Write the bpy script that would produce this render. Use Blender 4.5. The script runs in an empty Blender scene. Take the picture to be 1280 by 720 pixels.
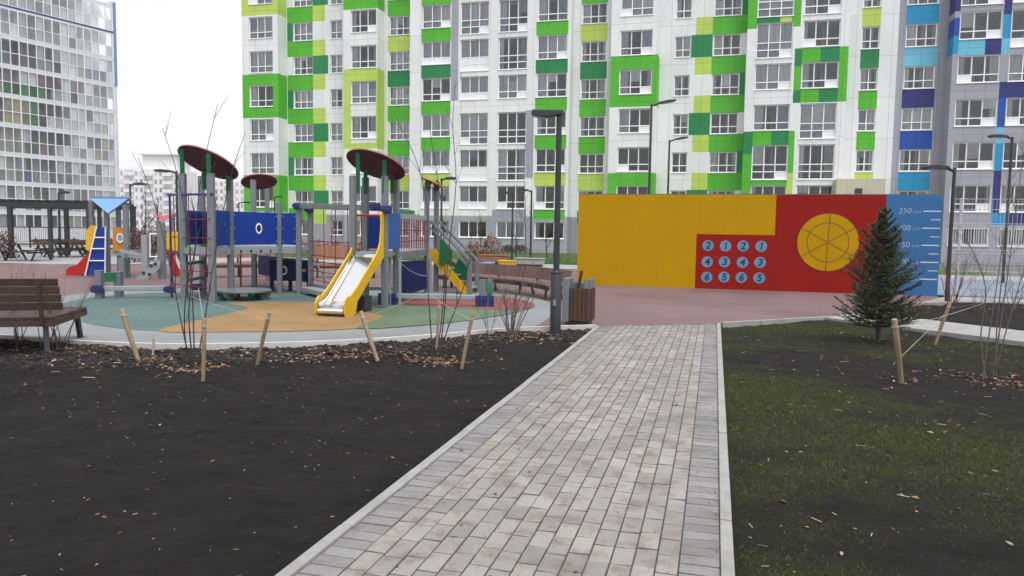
import bpy, math, random
import numpy as np
from mathutils import Vector, Matrix, noise
random.seed(7)
R = math.radians
scene = bpy.context.scene
col = scene.collection
scene.view_settings.view_transform = 'Standard'
scene.view_settings.look = 'None'
scene.view_settings.gamma = 1
scene.cycles.use_denoising = True
scene.cycles.max_bounces = 8
scene.cycles.transparent_max_bounces = 12
scene.cycles.caustics_reflective = False
scene.cycles.caustics_refractive = False

# ------------------------------------------------------------------ camera
YAW, PITCH, ROLL, FPX, EYE = R(15.18), R(4.41), R(0.83), 931.0, 1.65
FWD = Vector((-math.sin(YAW)*math.cos(PITCH), math.cos(YAW)*math.cos(PITCH), -math.sin(PITCH)))
R0 = Vector((math.cos(YAW), math.sin(YAW), 0))
U0 = R0.cross(FWD)
RGT = math.cos(ROLL)*R0 + math.sin(ROLL)*U0
UPV = -math.sin(ROLL)*R0 + math.cos(ROLL)*U0
F0 = Vector((-math.sin(YAW), math.cos(YAW), 0))
cam = bpy.data.cameras.new('camera')
cam.sensor_width = 36
cam.lens = FPX/1280*36
cam.clip_start = 0.05
cam.clip_end = 3000
camo = bpy.data.objects.new('camera', cam)
col.objects.link(camo)
camo.matrix_world = Matrix(((RGT.x, UPV.x, -FWD.x, 0), (RGT.y, UPV.y, -FWD.y, 0), (RGT.z, UPV.z, -FWD.z, EYE), (0, 0, 0, 1)))
scene.camera = camo

# site measurements were read off the photograph: a pixel's ray meets the ground, or a vertical plane at distance Y
def ray(x, y):
    return (x-640)/FPX*RGT - (y-360)/FPX*UPV + FWD
def G(x, y, z=0.0):
    d = ray(x, y)
    t = (z-EYE)/d.z
    return Vector((d.x*t, d.y*t, z))
def AY(x, y, Y):
    d = ray(x, y)
    t = Y/d.y
    return Vector((d.x*t, Y, EYE+d.z*t))
def AX(x, y, X):
    d = ray(x, y)
    t = X/d.x
    return Vector((X, d.y*t, EYE+d.z*t))
def AD(x, y, D):            # at D metres along the camera's level forward direction
    d = ray(x, y)
    t = D/d.dot(F0)
    return Vector((d.x*t, d.y*t, EYE+d.z*t))
def dep(p):
    return p.x*F0.x+p.y*F0.y

# ------------------------------------------------------------------ materials
def new_mat(name):
    m = bpy.data.materials.new(name)
    m.use_nodes = True
    nt = m.node_tree
    b = nt.nodes['Principled BSDF']
    return m, nt, b
def nd(nt, typ, **kw):
    n = nt.nodes.new(typ)
    for k, v in kw.items():
        if k in n.inputs.keys():
            n.inputs[k].default_value = v
        else:
            setattr(n, k, v)
    return n
def mk(name, c, rough=0.6, var=0.12, vs=3.0, bump=0.0, bs=60.0, metal=0.0, spec=0.5, dirt=0.0, stretch=(1, 1, 1), island=0.0):
    """base colour with a large and a small noise, optional bump and per-piece tint"""
    m, nt, b = new_mat(name)
    L = nt.links.new
    tc = nd(nt, 'ShaderNodeTexCoord')
    mp = nd(nt, 'ShaderNodeMapping')
    mp.inputs['Scale'].default_value = stretch
    L(tc.outputs['Object'], mp.inputs['Vector'])
    n1 = nd(nt, 'ShaderNodeTexNoise', Scale=vs, Detail=6.0, Roughness=0.6)
    L(mp.outputs[0], n1.inputs['Vector'])
    r = nd(nt, 'ShaderNodeMapRange')
    r.inputs['From Min'].default_value = 0.25
    r.inputs['From Max'].default_value = 0.75
    r.inputs['To Min'].default_value = 1-var
    r.inputs['To Max'].default_value = 1+var
    L(n1.outputs['Fac'], r.inputs['Value'])
    fac = r.outputs[0]
    if island:
        g = nd(nt, 'ShaderNodeNewGeometry')
        r2 = nd(nt, 'ShaderNodeMapRange')
        r2.inputs['To Min'].default_value = 1-island
        r2.inputs['To Max'].default_value = 1+island
        L(g.outputs['Random Per Island'], r2.inputs['Value'])
        mu = nd(nt, 'ShaderNodeMath', operation='MULTIPLY')
        L(fac, mu.inputs[0])
        L(r2.outputs[0], mu.inputs[1])
        fac = mu.outputs[0]
    vm = nd(nt, 'ShaderNodeVectorMath', operation='SCALE')
    vm.inputs[0].default_value = c[:3]
    L(fac, vm.inputs['Scale'])
    out = vm.outputs[0]
    if dirt:
        n2 = nd(nt, 'ShaderNodeTexNoise', Scale=vs*0.35, Detail=8.0, Roughness=0.7)
        L(mp.outputs[0], n2.inputs['Vector'])
        r3 = nd(nt, 'ShaderNodeMapRange')
        r3.inputs['From Min'].default_value = 0.48
        r3.inputs['From Max'].default_value = 0.7
        r3.inputs['To Max'].default_value = dirt
        L(n2.outputs['Fac'], r3.inputs['Value'])
        mx = nd(nt, 'ShaderNodeMix', data_type='RGBA')
        L(r3.outputs[0], mx.inputs['Factor'])
        L(out, mx.inputs[6])
        mx.inputs[7].default_value = (c[0]*0.45+0.01, c[1]*0.43+0.008, c[2]*0.4+0.006, 1)
        out = mx.outputs[2]
    L(out, b.inputs['Base Color'])
    b.inputs['Roughness'].default_value = rough
    b.inputs['Metallic'].default_value = metal
    b.inputs['Specular IOR Level'].default_value = spec
    if bump:
        n3 = nd(nt, 'ShaderNodeTexNoise', Scale=bs, Detail=5.0, Roughness=0.65)
        L(mp.outputs[0], n3.inputs['Vector'])
        bp = nd(nt, 'ShaderNodeBump', Strength=bump, Distance=0.02)
        L(n3.outputs['Fac'], bp.inputs['Height'])
        L(bp.outputs[0], b.inputs['Normal'])
    return m
def mk_wood(name, c, c2, period=0.06, axis='Z', rough=0.6):
    m, nt, b = new_mat(name)
    L = nt.links.new
    tc = nd(nt, 'ShaderNodeTexCoord')
    mp = nd(nt, 'ShaderNodeMapping')
    s = {'X': (2, 25, 25), 'Y': (25, 2, 25), 'Z': (25, 25, 2)}[axis]
    mp.inputs['Scale'].default_value = s
    L(tc.outputs['Object'], mp.inputs['Vector'])
    n1 = nd(nt, 'ShaderNodeTexNoise', Scale=1.2, Detail=6.0, Roughness=0.6)
    L(mp.outputs[0], n1.inputs['Vector'])
    g = nd(nt, 'ShaderNodeNewGeometry')
    ad = nd(nt, 'ShaderNodeMath', operation='MULTIPLY_ADD')
    L(g.outputs['Random Per Island'], ad.inputs[0])
    ad.inputs[1].default_value = 0.35
    L(n1.outputs['Fac'], ad.inputs[2])
    cr = nd(nt, 'ShaderNodeMix', data_type='RGBA')
    mr = nd(nt, 'ShaderNodeMapRange')
    mr.inputs['From Min'].default_value = 0.35
    mr.inputs['From Max'].default_value = 0.95
    L(ad.outputs[0], mr.inputs['Value'])
    L(mr.outputs[0], cr.inputs['Factor'])
    cr.inputs[6].default_value = (*c, 1)
    cr.inputs[7].default_value = (*c2, 1)
    L(cr.outputs[2], b.inputs['Base Color'])
    b.inputs['Roughness'].default_value = rough
    bp = nd(nt, 'ShaderNodeBump', Strength=0.25, Distance=0.01)
    L(n1.outputs['Fac'], bp.inputs['Height'])
    L(bp.outputs[0], b.inputs['Normal'])
    return m
def mk_clad(name, c, pw=1.12, ph=2.75, off=(0, 0, 0), var=0.04):
    """cladding panels with fine open joints, in object X/Z"""
    m, nt, b = new_mat(name)
    L = nt.links.new
    tc = nd(nt, 'ShaderNodeTexCoord')
    sx = nd(nt, 'ShaderNodeSeparateXYZ')
    L(tc.outputs['Object'], sx.inputs[0])
    ax = nd(nt, 'ShaderNodeMath', operation='ADD')
    L(sx.outputs['X'], ax.inputs[0])
    L(sx.outputs['Y'], ax.inputs[1])
    cb = nd(nt, 'ShaderNodeCombineXYZ')
    L(ax.outputs[0], cb.inputs['X'])
    L(sx.outputs['Z'], cb.inputs['Y'])
    mp = nd(nt, 'ShaderNodeMapping')
    mp.inputs['Location'].default_value = off
    L(cb.outputs[0], mp.inputs['Vector'])
    br = nd(nt, 'ShaderNodeTexBrick')
    br.offset = 0.0
    br.inputs['Scale'].default_value = 1.0
    br.inputs['Brick Width'].default_value = pw
    br.inputs['Row Height'].default_value = ph
    br.inputs['Mortar Size'].default_value = 0.013
    br.inputs['Mortar Smooth'].default_value = 0.3
    br.inputs['Bias'].default_value = 0.0
    k = 1+var
    br.inputs['Color1'].default_value = (c[0]*k, c[1]*k, c[2]*k, 1)
    k = 1-var
    br.inputs['Color2'].default_value = (c[0]*k, c[1]*k, c[2]*k, 1)
    br.inputs['Mortar'].default_value = (c[0]*0.55, c[1]*0.55, c[2]*0.55, 1)
    L(mp.outputs[0], br.inputs['Vector'])
    n1 = nd(nt, 'ShaderNodeTexNoise', Scale=0.5, Detail=7.0, Roughness=0.65)
    mp2 = nd(nt, 'ShaderNodeMapping')
    mp2.inputs['Scale'].default_value = (1, 1, 0.35)
    L(tc.outputs['Object'], mp2.inputs['Vector'])
    L(mp2.outputs[0], n1.inputs['Vector'])
    r = nd(nt, 'ShaderNodeMapRange')
    r.inputs['From Min'].default_value = 0.3
    r.inputs['From Max'].default_value = 0.7
    r.inputs['To Min'].default_value = 0.92
    r.inputs['To Max'].default_value = 1.05
    L(n1.outputs['Fac'], r.inputs['Value'])
    vm = nd(nt, 'ShaderNodeVectorMath', operation='SCALE')
    L(br.outputs['Color'], vm.inputs[0])
    L(r.outputs[0], vm.inputs['Scale'])
    L(vm.outputs[0], b.inputs['Base Color'])
    b.inputs['Roughness'].default_value = 0.55
    b.inputs['Specular IOR Level'].default_value = 0.2
    return m
def mk_glass(name, tint, trans=0.55, rough=0.03, vary=0.5, wob=0.35):
    """window pane: see-through with a fresnel sky reflection; each pane tinted a little differently"""
    m, nt, b = new_mat(name)
    L = nt.links.new
    nt.nodes.remove(b)
    out = nt.nodes['Material Output']
    tr = nd(nt, 'ShaderNodeBsdfTransparent')
    g = nd(nt, 'ShaderNodeNewGeometry')
    r2 = nd(nt, 'ShaderNodeMapRange')
    r2.inputs['To Min'].default_value = trans*(1-vary)
    r2.inputs['To Max'].default_value = trans*(1+vary*0.5)
    L(g.outputs['Random Per Island'], r2.inputs['Value'])
    vm = nd(nt, 'ShaderNodeVectorMath', operation='SCALE')
    vm.inputs[0].default_value = tint
    L(r2.outputs[0], vm.inputs['Scale'])
    L(vm.outputs[0], tr.inputs['Color'])
    gl = nd(nt, 'ShaderNodeBsdfGlossy', Roughness=rough)
    gl.inputs['Color'].default_value = (0.9, 0.93, 0.97, 1)
    tc = nd(nt, 'ShaderNodeTexCoord')
    n3 = nd(nt, 'ShaderNodeTexNoise', Scale=0.8, Detail=1.0)
    L(tc.outputs['Object'], n3.inputs['Vector'])
    bp = nd(nt, 'ShaderNodeBump', Strength=wob, Distance=0.05)
    L(n3.outputs['Fac'], bp.inputs['Height'])
    L(bp.outputs[0], gl.inputs['Normal'])
    fr = nd(nt, 'ShaderNodeFresnel', IOR=1.75)
    ms = nd(nt, 'ShaderNodeMixShader')
    L(fr.outputs[0], ms.inputs[0])
    L(tr.outputs[0], ms.inputs[1])
    L(gl.outputs[0], ms.inputs[2])
    L(ms.outputs[0], out.inputs['Surface'])
    return m
def mk_curtain(name, cols):
    m, nt, b = new_mat(name)
    L = nt.links.new
    g = nd(nt, 'ShaderNodeNewGeometry')
    cr = nd(nt, 'ShaderNodeValToRGB')
    cr.color_ramp.interpolation = 'CONSTANT'
    e = cr.color_ramp.elements
    while len(e) < len(cols):
        e.new(0.5)
    for i, c in enumerate(cols):
        e[i].position = i/len(cols)
        e[i].color = (*c, 1)
    L(g.outputs['Random Per Island'], cr.inputs[0])
    tc = nd(nt, 'ShaderNodeTexCoord')
    mp = nd(nt, 'ShaderNodeMapping')
    mp.inputs['Scale'].default_value = (9, 9, 0.3)
    L(tc.outputs['Object'], mp.inputs[0])
    n = nd(nt, 'ShaderNodeTexNoise', Scale=1.0, Detail=2.0)
    L(mp.outputs[0], n.inputs['Vector'])
    r = nd(nt, 'ShaderNodeMapRange')
    r.inputs['From Min'].default_value = 0.3
    r.inputs['From Max'].default_value = 0.7
    r.inputs['To Min'].default_value = 0.8
    r.inputs['To Max'].default_value = 1.15
    L(n.outputs['Fac'], r.inputs[0])
    vm = nd(nt, 'ShaderNodeVectorMath', operation='SCALE')
    L(cr.outputs[0], vm.inputs[0])
    L(r.outputs[0], vm.inputs['Scale'])
    L(vm.outputs[0], b.inputs['Base Color'])
    b.inputs['Roughness'].default_value = 0.9
    return m

# ------------------------------------------------------------------ mesh building
class MB:
    def __init__(s):
        s.V, s.F, s.M = [], [], []
    def add(s, vs, fs, m=0):
        o = len(s.V)
        s.V += [tuple(v) for v in vs]
        for f in fs:
            s.F.append([i+o for i in f])
            s.M.append(m)
        return s
    def quad(s, a, b, c, d, m=0):
        return s.add([a, b, c, d], [(0, 1, 2, 3)], m)
    def frame(s, o, x, y, z, m=0):
        """parallelepiped: corner o and three edge vectors"""
        o, x, y, z = Vector(o), Vector(x), Vector(y), Vector(z)
        v = [o, o+x, o+x+y, o+y, o+z, o+x+z, o+x+y+z, o+y+z]
        f = [(0, 3, 2, 1), (4, 5, 6, 7), (0, 1, 5, 4), (1, 2, 6, 5), (2, 3, 7, 6), (3, 0, 4, 7)]
        if x.cross(y).dot(z) < 0:
            f = [q[::-1] for q in f]
        return s.add(v, f, m)
    def box(s, x0, x1, y0, y1, z0, z1, m=0):
        return s.frame((x0, y0, z0), (x1-x0, 0, 0), (0, y1-y0, 0), (0, 0, z1-z0), m)
    def cbox(s, c, sx, sy, sz, rz=0, m=0, base=True):
        c = Vector(c)
        X = Vector((math.cos(rz), math.sin(rz), 0))
        Y = Vector((-math.sin(rz), math.cos(rz), 0))
        o = c-X*sx/2-Y*sy/2-Vector((0, 0, 0 if base else sz/2))
        return s.frame(o, X*sx, Y*sy, (0, 0, sz), m)
    def beam(s, a, b, w, h, m=0, up=(0, 0, 1)):
        """rectangular bar a->b, w across, h along up"""
        a, b, up = Vector(a), Vector(b), Vector(up)
        d = b-a
        x = d.cross(up)
        if x.length < 1e-6:
            x = d.cross(Vector((0, 1, 0)))
        x = x.normalized()*w
        u = x.cross(d).normalized()*h
        return s.frame(a-x/2-u/2, x, d, u, m)
    def tube(s, pts, r, n=8, m=0, caps=True):
        pts = [Vector(p) for p in pts]
        if not hasattr(r, '__len__'):
            r = [r]*len(pts)
        o = len(s.V)
        prev = None
        for i, p in enumerate(pts):
            t = (pts[min(i+1, len(pts)-1)]-pts[max(i-1, 0)])
            t = t.normalized() if t.length > 1e-9 else Vector((0, 0, 1))
            if prev is None:
                a = Vector((1, 0, 0)) if abs(t.x) < 0.8 else Vector((0, 1, 0))
                u = (a-t*a.dot(t)).normalized()
            else:
                u = prev-t*prev.dot(t)
                u = u.normalized() if u.length > 1e-6 else t.orthogonal().normalized()
            prev = u
            w = t.cross(u)
            for k in range(n):
                an = 2*math.pi*k/n
                s.V.append(tuple(p+(u*math.cos(an)+w*math.sin(an))*r[i]))
        for i in range(len(pts)-1):
            for k in range(n):
                k2 = (k+1) % n
                s.F.append([o+i*n+k, o+i*n+k2, o+(i+1)*n+k2, o+(i+1)*n+k])
                s.M.append(m)
        if caps:
            s.F.append([o+k for k in range(n)][::-1])
            s.M.append(m)
            s.F.append([o+(len(pts)-1)*n+k for k in range(n)])
            s.M.append(m)
        return s
    def plate(s, poly, ext, m=0, medge=None):
        """planar polygon (3-D points) extruded by vector ext"""
        poly = [Vector(p) for p in poly]
        ext = Vector(ext)
        n = len(poly)
        nrm = Vector((0, 0, 0))
        for i in range(n):
            nrm += poly[i].cross(poly[(i+1) % n])
        if nrm.dot(ext) < 0:
            poly = poly[::-1]
        o = len(s.V)
        s.V += [tuple(p) for p in poly]+[tuple(p+ext) for p in poly]
        s.F.append([o+i for i in range(n)][::-1])
        s.F.append([o+n+i for i in range(n)])
        s.M += [m, m]
        me = m if medge is None else medge
        for i in range(n):
            j = (i+1) % n
            s.F.append([o+i, o+j, o+n+j, o+n+i])
            s.M.append(me)
        return s
    def disc(s, c, nrm, r, th, n=40, m=0, medge=None, r2=None):
        c, nrm = Vector(c), Vector(nrm).normalized()
        u = nrm.orthogonal().normalized()
        w = nrm.cross(u)
        return s.plate([c+(u*math.cos(2*math.pi*k/n)+w*math.sin(2*math.pi*k/n))*r for k in range(n)], nrm*th, m, medge)
    def ring(s, c, nrm, r0, r1, th, n=40, m=0):
        c, nrm = Vector(c), Vector(nrm).normalized()
        u = nrm.orthogonal().normalized()
        w = nrm.cross(u)
        for k in range(n):
            a, b = 2*math.pi*k/n, 2*math.pi*(k+1)/n
            da, db = u*math.cos(a)+w*math.sin(a), u*math.cos(b)+w*math.sin(b)
            s.plate([c+da*r0, c+da*r1, c+db*r1, c+db*r0], nrm*th, m)
        return s
    def build(s, name, mats, parent=None, smooth=False, bevel=0, root=None):
        if not isinstance(mats, (list, tuple)):
            mats = [mats]
        me = bpy.data.meshes.new(name)
        off = Vector((0, 0, 0))
        p = parent
        while p is not None:
            off = off+p.location
            p = p.parent
        V = np.array(s.V, dtype=np.float32).reshape(-1, 3)-np.array(off, dtype=np.float32)
        me.from_pydata(V.tolist(), [], s.F)
        for m in mats:
            me.materials.append(m)
        if len(mats) > 1:
            me.polygons.foreach_set('material_index', s.M)
        if smooth:
            me.polygons.foreach_set('use_smooth', [True]*len(s.F))
        me.update()
        o = bpy.data.objects.new(name, me)
        col.objects.link(o)
        if parent is not None:
            o.parent = parent
        if bevel:
            b = o.modifiers.new('bevel', 'BEVEL')
            b.width = bevel
            b.segments = 2
            b.limit_method = 'ANGLE'
        return o
def smooth_angle(o, ang=40):
    """smooth shading with sharp edges kept"""
    me = o.data
    me.polygons.foreach_set('use_smooth', [True]*len(me.polygons))
    try:
        me.set_sharp_from_angle(angle=R(ang))
    except Exception:
        pass
    return o
def thing(name, loc, label, cat, group=None):
    o = bpy.data.objects.new(name, None)
    o.empty_display_size = 0.2
    col.objects.link(o)
    o.location = loc
    return tag(o, label, cat, group)
def tag(o, label, cat, group=None):
    o['label'] = label
    o['category'] = cat
    if group:
        o['group'] = group
    return o
def struct(o, kind='structure'):
    o['kind'] = kind
    return o
def kids(o):
    return [c for c in bpy.data.objects if c.parent is o]
def dup(o, loc=None, rz=None, label=None, parent=None):
    c = o.copy()
    col.objects.link(c)
    c.parent = parent
    if loc is not None:
        c.location = loc
    if rz is not None:
        c.rotation_euler = (0, 0, rz)
    if label:
        c['label'] = label
    for ch in list(o.children):
        dup(ch, parent=c)
    return c

# ------------------------------------------------------------------ palette
M = {}
M['white'] = mk_clad('white cladding', (0.74, 0.745, 0.755))
M['lime'] = mk_clad('lime cladding', (0.45, 0.6, 0.11))
M['green'] = mk_clad('green cladding', (0.088, 0.42, 0.03))
M['dgreen'] = mk_clad('dark green cladding', (0.022, 0.21, 0.075))
M['grey'] = mk_clad('grey cladding', (0.33, 0.33, 0.375))
M['navy'] = mk_clad('navy cladding', (0.032, 0.034, 0.17))
M['blue'] = mk_clad('blue cladding', (0.018, 0.075, 0.36))
M['cyan'] = mk_clad('cyan cladding', (0.022, 0.27, 0.52))
M['lcyan'] = mk_clad('pale cyan cladding', (0.15, 0.46, 0.62))
M['beige'] = mk_clad('beige render', (0.5, 0.47, 0.37))
M['upvc'] = mk('white window profile', (0.8, 0.81, 0.82), 0.35, 0.03)
M['infill'] = mk('white infill sheet', (0.74, 0.74, 0.77), 0.5, 0.05)
M['glass'] = mk_glass('window glass', (0.96, 0.98, 1.0), 0.92, vary=0.3, wob=.2)
M['glass2'] = mk_glass('loggia glass', (0.88, 0.94, 0.98), 0.85, vary=0.3, wob=.2)
M['frost'] = mk('frosted parapet pane', (0.42, 0.46, 0.5), 0.15, 0.12, island=0.3)
M['curtain'] = mk_curtain('curtains', [(0.86, 0.84, 0.81), (0.6, 0.59, 0.57), (0.74, 0.7, 0.62), (0.3, 0.28, 0.28), (0.85, 0.85, 0.86), (0.5, 0.54, 0.44), (0.66, 0.62, 0.6), (0.42, 0.46, 0.55)])
M['room'] = mk('room plaster', (0.34, 0.33, 0.32), 0.9, 0.15)
M['steel_dark'] = mk('dark grey painted steel', (0.022, 0.026, 0.031), 0.45, 0.15)
M['lens'] = mk('lamp lens', (0.28, 0.29, 0.3), 0.25, 0.05)
M['post'] = mk('grey playground post', (0.155, 0.175, 0.19), 0.45, 0.08)
M['postlight'] = mk('pale grey playground board', (0.27, 0.3, 0.32), 0.5, 0.1)
M['pblue'] = mk('blue play panel', (0.008, 0.042, 0.27), 0.35, 0.06)
M['pblue2'] = mk('mid blue play panel', (0.03, 0.1, 0.33), 0.35, 0.06)
M['pnavy'] = mk('navy play panel', (0.006, 0.012, 0.07), 0.35, 0.06)
M['psky'] = mk('sky blue play panel', (0.16, 0.32, 0.68), 0.35, 0.06)
M['pyellow'] = mk('yellow play panel', (0.66, 0.41, 0.012), 0.35, 0.06, dirt=0.15)
M['porange'] = mk('orange play panel', (0.48, 0.2, 0.015), 0.4, 0.06)
M['pred'] = mk('red play panel', (0.4, 0.02, 0.018), 0.35, 0.06)
M['ppink'] = mk('pink play panel', (0.72, 0.2, 0.24), 0.4, 0.06)
M['pgreen'] = mk('green play panel', (0.006, 0.11, 0.045), 0.35, 0.08)
M['pgreen2'] = mk('mid green play panel', (0.03, 0.19, 0.085), 0.4, 0.08)
M['maroon'] = mk('maroon roof board', (0.085, 0.012, 0.02), 0.4, 0.08)
M['maroon2'] = mk('maroon roof edge', (0.3, 0.1, 0.1), 0.5, 0.08)
M['salmon'] = mk('salmon roof board', (0.62, 0.27, 0.18), 0.5, 0.08)
M['rope'] = mk('red rope', (0.21, 0.012, 0.025), 0.8, 0.2, 40)
M['chrome'] = mk('polished steel chute', (0.86, 0.87, 0.88), 0.13, 0.03, metal=1.0)
M['whitep'] = mk('white plastic', (0.75, 0.75, 0.76), 0.4, 0.05)
M['woodd'] = mk_wood('weathered brown slats', (0.024, 0.012, 0.008), (0.07, 0.037, 0.026), axis='X')
M['woodr'] = mk_wood('red brown bench slats', (0.085, 0.042, 0.032), (0.17, 0.1, 0.082), axis='X')
M['woodb'] = mk_wood('stained bin slats', (0.04, 0.016, 0.009), (0.085, 0.036, 0.021), axis='Z')
M['woodo'] = mk_wood('orange brown boards', (0.17, 0.065, 0.03), (0.3, 0.14, 0.07), axis='X')
M['stake'] = mk_wood('raw pine stake', (0.15, 0.1, 0.06), (0.34, 0.25, 0.155), axis='Z')
M['twine'] = mk('pale twine', (0.4, 0.37, 0.32), 0.9, 0.1)
M['bark'] = mk('dark thin bark', (0.045, 0.035, 0.03), 0.85, 0.3, 20)
M['bark2'] = mk('grey bark', (0.11, 0.095, 0.085), 0.85, 0.3, 15)
M['barkr'] = mk('reddish twigs', (0.13, 0.05, 0.042), 0.85, 0.3, 15)
M['kerb'] = mk('pale concrete kerb', (0.3, 0.294, 0.283), 0.85, 0.12, 6, 0.25, 120, dirt=0.45)
M['concrete'] = mk('pale concrete', (0.3, 0.295, 0.285), 0.9, 0.12, 3, 0.2, 90, dirt=0.35)
M['fence'] = mk('galvanised fence wire', (0.42, 0.43, 0.46), 0.5, 0.05)

for k_ in ('pblue', 'pblue2', 'pnavy', 'pgreen', 'pred', 'maroon'):
    b_ = M[k_].node_tree.nodes['Principled BSDF']
    b_.inputs['Specular IOR Level'].default_value = 0.2
    b_.inputs['Roughness'].default_value = 0.5
M['ringkerb'] = mk('pale ring kerb', (0.5, 0.49, 0.475), 0.85, 0.12, 6, 0.2, 120)
# ------------------------------------------------------------------ light: bright overcast
SUN_EL, SUN_AZ = R(66), R(140)
world = bpy.data.worlds.new("World")
scene.world = world
world.use_nodes = True
wn = world.node_tree
bg = wn.nodes['Background']
sky = wn.nodes.new('ShaderNodeTexSky')
sky.sky_type = 'NISHITA'
sky.sun_disc = False
sky.sun_elevation = SUN_EL
sky.sun_rotation = SUN_AZ
sky.dust_density = 1.0
sky.air_density = 1.0
hs = wn.nodes.new('ShaderNodeHueSaturation')
hs.inputs['Saturation'].default_value = 0.1
hs.inputs['Value'].default_value = 1.0
wn.links.new(sky.outputs[0], hs.inputs['Color'])
# overcast: the cloud deck is brighter overhead than at the horizon
wtc = wn.nodes.new('ShaderNodeTexCoord')
wsx = wn.nodes.new('ShaderNodeSeparateXYZ')
wn.links.new(wtc.outputs['Generated'], wsx.inputs[0])
wmr = wn.nodes.new('ShaderNodeMapRange')
wmr.inputs['From Min'].default_value = 0.0
wmr.inputs['From Max'].default_value = 1.0
wmr.inputs['To Min'].default_value = 0.85
wmr.inputs['To Max'].default_value = 2.05
wn.links.new(wsx.outputs['Z'], wmr.inputs[0])
wns = wn.nodes.new('ShaderNodeTexNoise')
wns.inputs['Scale'].default_value = 3.0
wns.inputs['Detail'].default_value = 5.0
wn.links.new(wtc.outputs['Generated'], wns.inputs['Vector'])
wm2 = wn.nodes.new('ShaderNodeMapRange')
wm2.inputs['To Min'].default_value = 0.88
wm2.inputs['To Max'].default_value = 1.12
wn.links.new(wns.outputs['Fac'], wm2.inputs[0])
wmu = wn.nodes.new('ShaderNodeMath')
wmu.operation = 'MULTIPLY'
wn.links.new(wmr.outputs[0], wmu.inputs[0])
wn.links.new(wm2.outputs[0], wmu.inputs[1])
wvm = wn.nodes.new('ShaderNodeVectorMath')
wvm.operation = 'SCALE'
wn.links.new(hs.outputs[0], wvm.inputs[0])
wn.links.new(wmu.outputs[0], wvm.inputs['Scale'])
wn.links.new(wvm.outputs[0], bg.inputs['Color'])
bg.inputs['Strength'].default_value = 0.13
sl = bpy.data.lights.new('sun', 'SUN')
sl.energy = 1.2
sl.angle = R(22)
sl.color = (1.0, 0.97, 0.93)
so = bpy.data.objects.new('sun', sl)
col.objects.link(so)
# azimuth as the sky texture counts it: 0 = +Y, turning towards +X
sd = Vector((math.sin(SUN_AZ)*math.cos(SUN_EL), math.cos(SUN_AZ)*math.cos(SUN_EL), math.sin(SUN_EL)))
so.rotation_euler = sd.to_track_quat('Z', 'Y').to_euler()
scene.view_settings.exposure = 0.6

# ------------------------------------------------------------------ ground surfaces
def rubber(name, c, var=0.1, dirt=0.3):
    m, nt, b = new_mat(name)
    L = nt.links.new
    tc = nd(nt, 'ShaderNodeTexCoord')
    n1 = nd(nt, 'ShaderNodeTexNoise', Scale=0.35, Detail=8.0, Roughness=0.62)
    L(tc.outputs['Object'], n1.inputs['Vector'])
    n2 = nd(nt, 'ShaderNodeTexNoise', Scale=110.0, Detail=2.0)
    L(tc.outputs['Object'], n2.inputs['Vector'])
    r1 = nd(nt, 'ShaderNodeMapRange')
    r1.inputs['From Min'].default_value = 0.4
    r1.inputs['From Max'].default_value = 0.62
    r1.inputs['To Min'].default_value = 1+var
    r1.inputs['To Max'].default_value = 1-var-dirt*0.5
    L(n1.outputs['Fac'], r1.inputs[0])
    r2 = nd(nt, 'ShaderNodeMapRange')
    r2.inputs['From Min'].default_value = 0.3
    r2.inputs['From Max'].default_value = 0.7
    r2.inputs['To Min'].default_value = 0.55
    r2.inputs['To Max'].default_value = 1.45
    L(n2.outputs['Fac'], r2.inputs[0])
    mu = nd(nt, 'ShaderNodeMath', operation='MULTIPLY')
    L(r1.outputs[0], mu.inputs[0])
    L(r2.outputs[0], mu.inputs[1])
    vm = nd(nt, 'ShaderNodeVectorMath', operation='SCALE')
    vm.inputs[0].default_value = c
    L(mu.outputs[0], vm.inputs['Scale'])
    L(vm.outputs[0], b.inputs['Base Color'])
    rr = nd(nt, 'ShaderNodeMapRange')
    rr.inputs['From Min'].default_value = 0.4
    rr.inputs['From Max'].default_value = 0.62
    rr.inputs['To Min'].default_value = 0.85
    rr.inputs['To Max'].default_value = 0.6
    L(n1.outputs['Fac'], rr.inputs[0])
    L(rr.outputs[0], b.inputs['Roughness'])
    bp = nd(nt, 'ShaderNodeBump', Strength=0.3, Distance=0.006)
    L(n2.outputs['Fac'], bp.inputs['Height'])
    L(bp.outputs[0], b.inputs['Normal'])
    return m
M['asphalt'] = mk('grey asphalt', (0.12, 0.12, 0.122), 0.9, 0.15, 0.6, 0.3, 80)
M['pink'] = rubber('mauve rubber', (0.162, 0.1, 0.104), 0.06, 0.28)
M['rgrey'] = rubber('grey rubber', (0.214, 0.226, 0.23), 0.06, 0.14)
M['rteal'] = rubber('teal rubber', (0.075, 0.135, 0.125))
M['rochre'] = rubber('ochre rubber', (0.27, 0.16, 0.06))
M['rgreen'] = rubber('green rubber', (0.095, 0.145, 0.085))
M['rred'] = rubber('red rubber', (0.21, 0.06, 0.053))
M['rbluec'] = rubber('pale blue rubber', (0.2, 0.24, 0.3))
M['paved'] = mk('pale paving', (0.3, 0.3, 0.31), 0.9, 0.1, 0.8, 0.1, 60)

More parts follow.
